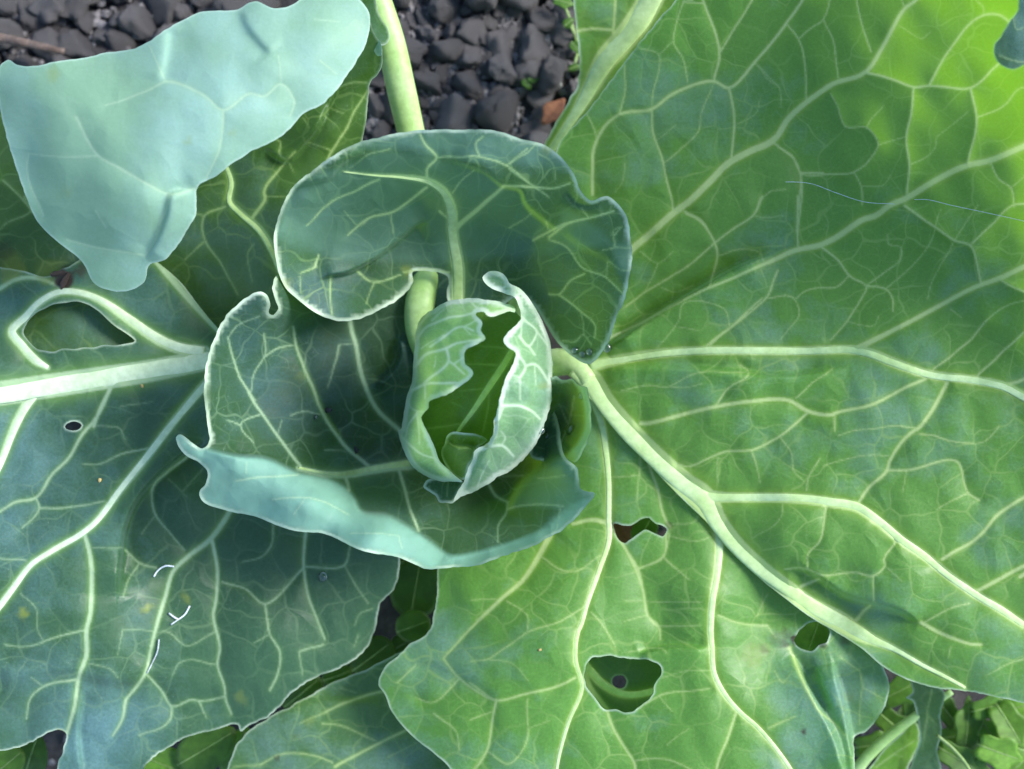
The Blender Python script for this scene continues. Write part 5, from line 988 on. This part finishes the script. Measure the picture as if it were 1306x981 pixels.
# weed with a thick stalk and toothed blades at the lower right
wd = link('toothed_weed', None); wd.empty_display_size = 0.01
tag(wd, 'toothed weed with a thick pale stalk beside the curled lobe', 'weed')
stalk('stalk', [(1078, 1010, 46), (1100, 972, 52), (1139, 935, 58), (1180, 905, 62), (1214, 882, 64)], [17, 15, 13, 10, 8], M['rib_green'], wd)
lf = C('r', 610, 1080, 660, 980, 740, 880, 800, 825, 850, 780, 866, 800, 868, 870, 845, 930, 820, 985, 790, 1080)
Leaf(wd, M['W'], lf, [(1110, 980, 50), (1160, 930, 52), (1172, 945, 46), (1150, 990, 44), (1100, 1010, 48)], [V_('r', 2.4, 1.4, 690, 970, 760, 920, 850, 860), V_('r', 1.4, 1, 760, 920, 800, 930)], (), (), (), 1.0, 1.0, (), 31, (), label=None)
lf = C('r', 835, 610, 842, 660, 815, 683, 842, 695, 858, 745, 868, 800, 870, 860, 850, 930, 830, 1000, 900, 1060, 960, 990, 945, 900, 965, 820, 960, 740, 975, 660, 900, 620)
Leaf(wd, M['W2'], lf, [(1165, 870, 66), (1200, 880, 68), (1195, 930, 62), (1175, 950, 56), (1165, 985, 52), (1200, 985, 56)], [V_('r', 2.2, 1.4, 920, 650, 900, 760, 880, 900), V_('r', 1.4, 1, 900, 760, 945, 800)], (), (), (), 1.0, 1.2, (), 32, (), label=None)
rw = random.Random(3)
def leafy_weed(px, py, label, spots, mat):
    ls = [dict(cx=x, cy=y, z=z, rx=a, ry=b, rot=r_, lobes=5, depth=0.16, tip=0.25, tilt=(rw.uniform(-.2, .2), rw.uniform(-.2, .2)), fold=0.2) for x, y, z, a, b, r_ in spots]
    return seedling(px, py, label, ls, mat, None, 'weed', 'leafy_weed')
leafy_weed(1235, 935, 'leafy weed with dark upright leaflets beside the pale stalk', [(1234, 925, 44, 32, 19, 85), (1262, 902, 48, 24, 16, 15), (1222, 968, 50, 28, 18, -30), (1250, 960, 40, 26, 17, 50), (1205, 905, 36, 26, 16, 130), (1240, 985, 46, 28, 18, 0), (1212, 940, 30, 24, 15, 10)], 'weed')
leafy_weed(1290, 945, 'bright leafy weed with lobed leaflets under the widest leaf', [(1288, 925, 52, 30, 22, -60), (1306, 900, 44, 26, 18, 20), (1275, 960, 56, 30, 22, -20), (1300, 975, 50, 28, 20, 40), (1290, 885, 38, 26, 18, 0), (1320, 950, 46, 26, 20, 80), (1262, 935, 44, 22, 15, 120)], 'weed_pale')
leafy_weed(1180, 850, 'low weed in the dark gap behind the curled lobe', [(1150, 880, 34, 28, 20, 30), (1140, 925, 30, 26, 18, -40), (1165, 905, 26, 24, 16, 80), (1115, 950, 28, 26, 18, 10)], 'weed')
c = catmull([(1195, 938, 66, 5), (1215, 955, 66, 5), (1232, 975, 64, 5), (1245, 1000, 60, 5)], 4)
P = Wn(c[:, 0], c[:, 1], c[:, 2])
tag(tube('flower_stem', np.column_stack([P, c[:, 3] * 0.5 * K0]), M['stemlet'], None, 8, 1.0), 'thin yellow-green curving stem among the leafy weeds', 'stem')

# ------------------------------------------------------------------ small things
c = catmull([(-30, 44, 24, 13), (10, 50, 24, 14), (45, 58, 23, 13), (82, 66, 21, 10)], 5)
c[:, 2] += wob(c[:, 0], c[:, 1], 0.2, 4) * 0.8
P = Wn(c[:, 0], c[:, 1], c[:, 2])
tag(tube('twig', np.column_stack([P, c[:, 3] * 0.5 * K0 * (1 + 0.12 * wob(c[:, 0], c[:, 1], 0.3, 9))]), M['twig'], None, 9, 0.8), 'dry brown twig lying on the soil behind the folded leaf', 'twig')
dl = blade('dead_leaf', 706, 142, 13, 20, 13, 50, M['dead'], None, (0.2, -0.3), 4, 0.14, 0.2, 0.3, 5, 'dead')
tag(dl, 'small rust-brown dead leaf on the soil by the stalk', 'dead leaf')
st = link('pebble', CM[3]); st.location = W(712, 107, 12); st.scale = (0.0026,) * 3
tag(st, 'tiny pale pebble beside the bright seedling', 'pebble'); st.data = CM[3].copy(); st.data.materials.clear(); st.data.materials.append(M['pebble'])

def drop_mesh():
    bm = bmesh.new(); bmesh.ops.create_uvsphere(bm, u_segments=20, v_segments=12, radius=1.0)
    for v in bm.verts:
        v.co.z = v.co.z * 0.72 if v.co.z > 0 else v.co.z * 0.35
    me = bpy.data.meshes.new('water_droplet'); bm.to_mesh(me); bm.free()
    me.polygons.foreach_set('use_smooth', [True] * len(me.polygons)); me.materials.append(M['water'])
    return me
DM = drop_mesh()
def drop(leaf, px, py, r, label, dz=0.0):
    z = float(leaf.height(np.array([px * 1.0]), np.array([py * 1.0]))[0]) + dz
    o = link('water_droplet', DM); o.location = W(px, py, z + r * K0 * 1000 * 0.25)
    s = r * K0; o.scale = (s, s * rw.uniform(0.85, 1.1), s); o.rotation_euler = (0, 0, rw.uniform(0, 3))
    tag(o, label, 'water droplet', None)
drop(leafA, 774, 443, 6.5, 'clear water drop between the hood leaf and the main vein', 2)
drop(leafH, 733, 447, 5.5, 'water drop on the hood leaf tip, farthest from the edge')
drop(leafH, 743, 452, 4.5, 'water drop on the hood leaf tip, middle of three')
drop(leafH, 752, 449, 5, 'water drop on the hood leaf tip, at its edge')
drop(leafI2, 690, 549, 5, 'round water drop clinging to the waxy heart leaf')
drop(leafD, 412, 736, 6.5, 'single round water drop on the dark left leaf')
drop(leafJ, 699, 556, 6, 'small water drop in the curled little leaf, next to the heart')
drop(leafJ, 706, 562, 6, 'small water drop in the hollow of the curled little leaf')
drop(leafJ, 728, 548, 7, 'larger water drop inside the curled little leaf')
drop(leafJ, 742, 505, 5, 'water drop on the rim of the curled little leaf')
drop(leafB, 403, 532, 3.2, 'tiny water drop on the cup leaf crease')

def strand(name, pts, w, leaf, mat, label, cat, dz=0.8, w1=None):
    c = catmull(pts, 3.0)
    z = leaf.height(c[:, 0], c[:, 1]) + dz
    P = Wn(c[:, 0], c[:, 1], z)
    ws = np.linspace(w, w1 or w, len(c))
    tag(tube(name, np.column_stack([P, ws * 0.5 * K0]), M[mat], None, 6, 1.0), label, cat)
strand('fibre', C('n', 640, 178, 660, 150, 690, 133, 725, 136), 2.2, leafD, 'fibre', 'short white fibre arched across the left leaf vein', 'fibre', 0.9)
strand('fibre', C('n', 790, 300, 770, 335, 740, 358, 712, 378), 2.2, leafD, 'fibre', 'curved white fibre lying on the left leaf', 'fibre', 0.9, 1.8)
strand('fibre', C('n', 703, 330, 722, 345, 742, 357), 2.4, leafD, 'fibre', 'stubby white fibre touching the curved one', 'fibre', 1.0)
strand('fibre', C('n', 662, 440, 655, 490, 635, 535, 613, 580), 1.8, leafD, 'fibre', 'thin white fibre along the branching vein', 'fibre', 1.2, 1.4)
strand('spider_thread', C('d', 190, 852, 240, 852) + C('d', 310, 860, 420, 900, 560, 945, 700, 955), 0.5, leafA, 'fibre', 'faint spider thread on the widest leaf between two veins', 'spider thread', 1.5)
strand('spider_thread', C('j', 850, 15, 900, 15, 1000, 38, 1150, 70, 1306, 105, 1400, 130), 0.6, leafA, 'fibre', 'bright spider thread running out to the leaf edge', 'spider thread', 1.8)
def speck(px, py, r, leaf, mat, label, cat, name):
    me = CM[int(px) % 9].copy(); me.materials.clear(); me.materials.append(M[mat])
    o = link(name, me)
    z = float(leaf.height(np.array([px * 1.0]), np.array([py * 1.0]))[0])
    o.location = W(px, py, z + r * 0.2); o.scale = (r * K0, r * K0 * 0.75, r * K0 * 0.6); o.rotation_euler = (0, 0, px)
    tag(o, label, cat)
speck(127, 613, 3, leafD, 'yellow', 'tiny orange-yellow speck on the left leaf below its hole', 'speck', 'speck')
speck(181, 492, 2.6, leafD, 'yellow', 'tiny yellow speck just below the white midrib', 'speck', 'speck')
speck(689, 829, 2.2, leafA2, 'yellow', 'tiny yellow speck on the lower blade', 'speck', 'speck')
speck(418, 524, 6, leafB, 'dark', 'black grain of grit in the cup leaf beside the crease', 'grit', 'grit')
speck(454, 574, 5, leafB, 'dark', 'black grain of grit near the base of the cup leaf', 'grit', 'grit')

seedling(815, 690, 'seedling leaf glimpsed through the torn slit of the lower blade', [dict(cx=822, cy=676, z=52, rx=22, ry=16, rot=60)], 'seedling')
seedling(1040, 830, 'green weed leaf glimpsed through the ragged hole by the midrib', [dict(cx=1036, cy=815, z=62, rx=40, ry=30, rot=70, tip=0.2), dict(cx=1062, cy=800, z=50, rx=30, ry=20, rot=-30)], 'weed', None, 'weed', 'weed')
dl2 = blade('dead_leaf', 795, 682, 40, 26, 20, 120, M['dead'], None, (0.1, 0.1), 4, 0.14, 0.2, 0.3, 6, 'dead')
tag(dl2, 'rust-brown dead leaf under the torn slit of the lower blade', 'dead leaf')
for k, (px, py, a, b, r_) in enumerate([(82, 359, 13, 3.6, 1.2), (72, 349, 17, 3.4, 0.25)]):
    me = CM[k + 2].copy(); me.materials.clear(); me.materials.append(M['scrap'])
    z = float(leafD.height(np.array([px * 1.0]), np.array([py * 1.0]))[0])
    o = link('leaf_scrap', me); o.location = W(px, py, z + 0.8); o.scale = (a * K0, b * K0, 0.0009); o.rotation_euler = (0.2, 0.1, r_)
    tag(o, ['dark brown shrivelled scrap hanging into the cut-out of the left leaf', 'long brown shrivelled scrap on the yellowed leaf edge', 'brown shrivelled scrap tucked under the folded tip'][k], 'leaf scrap')
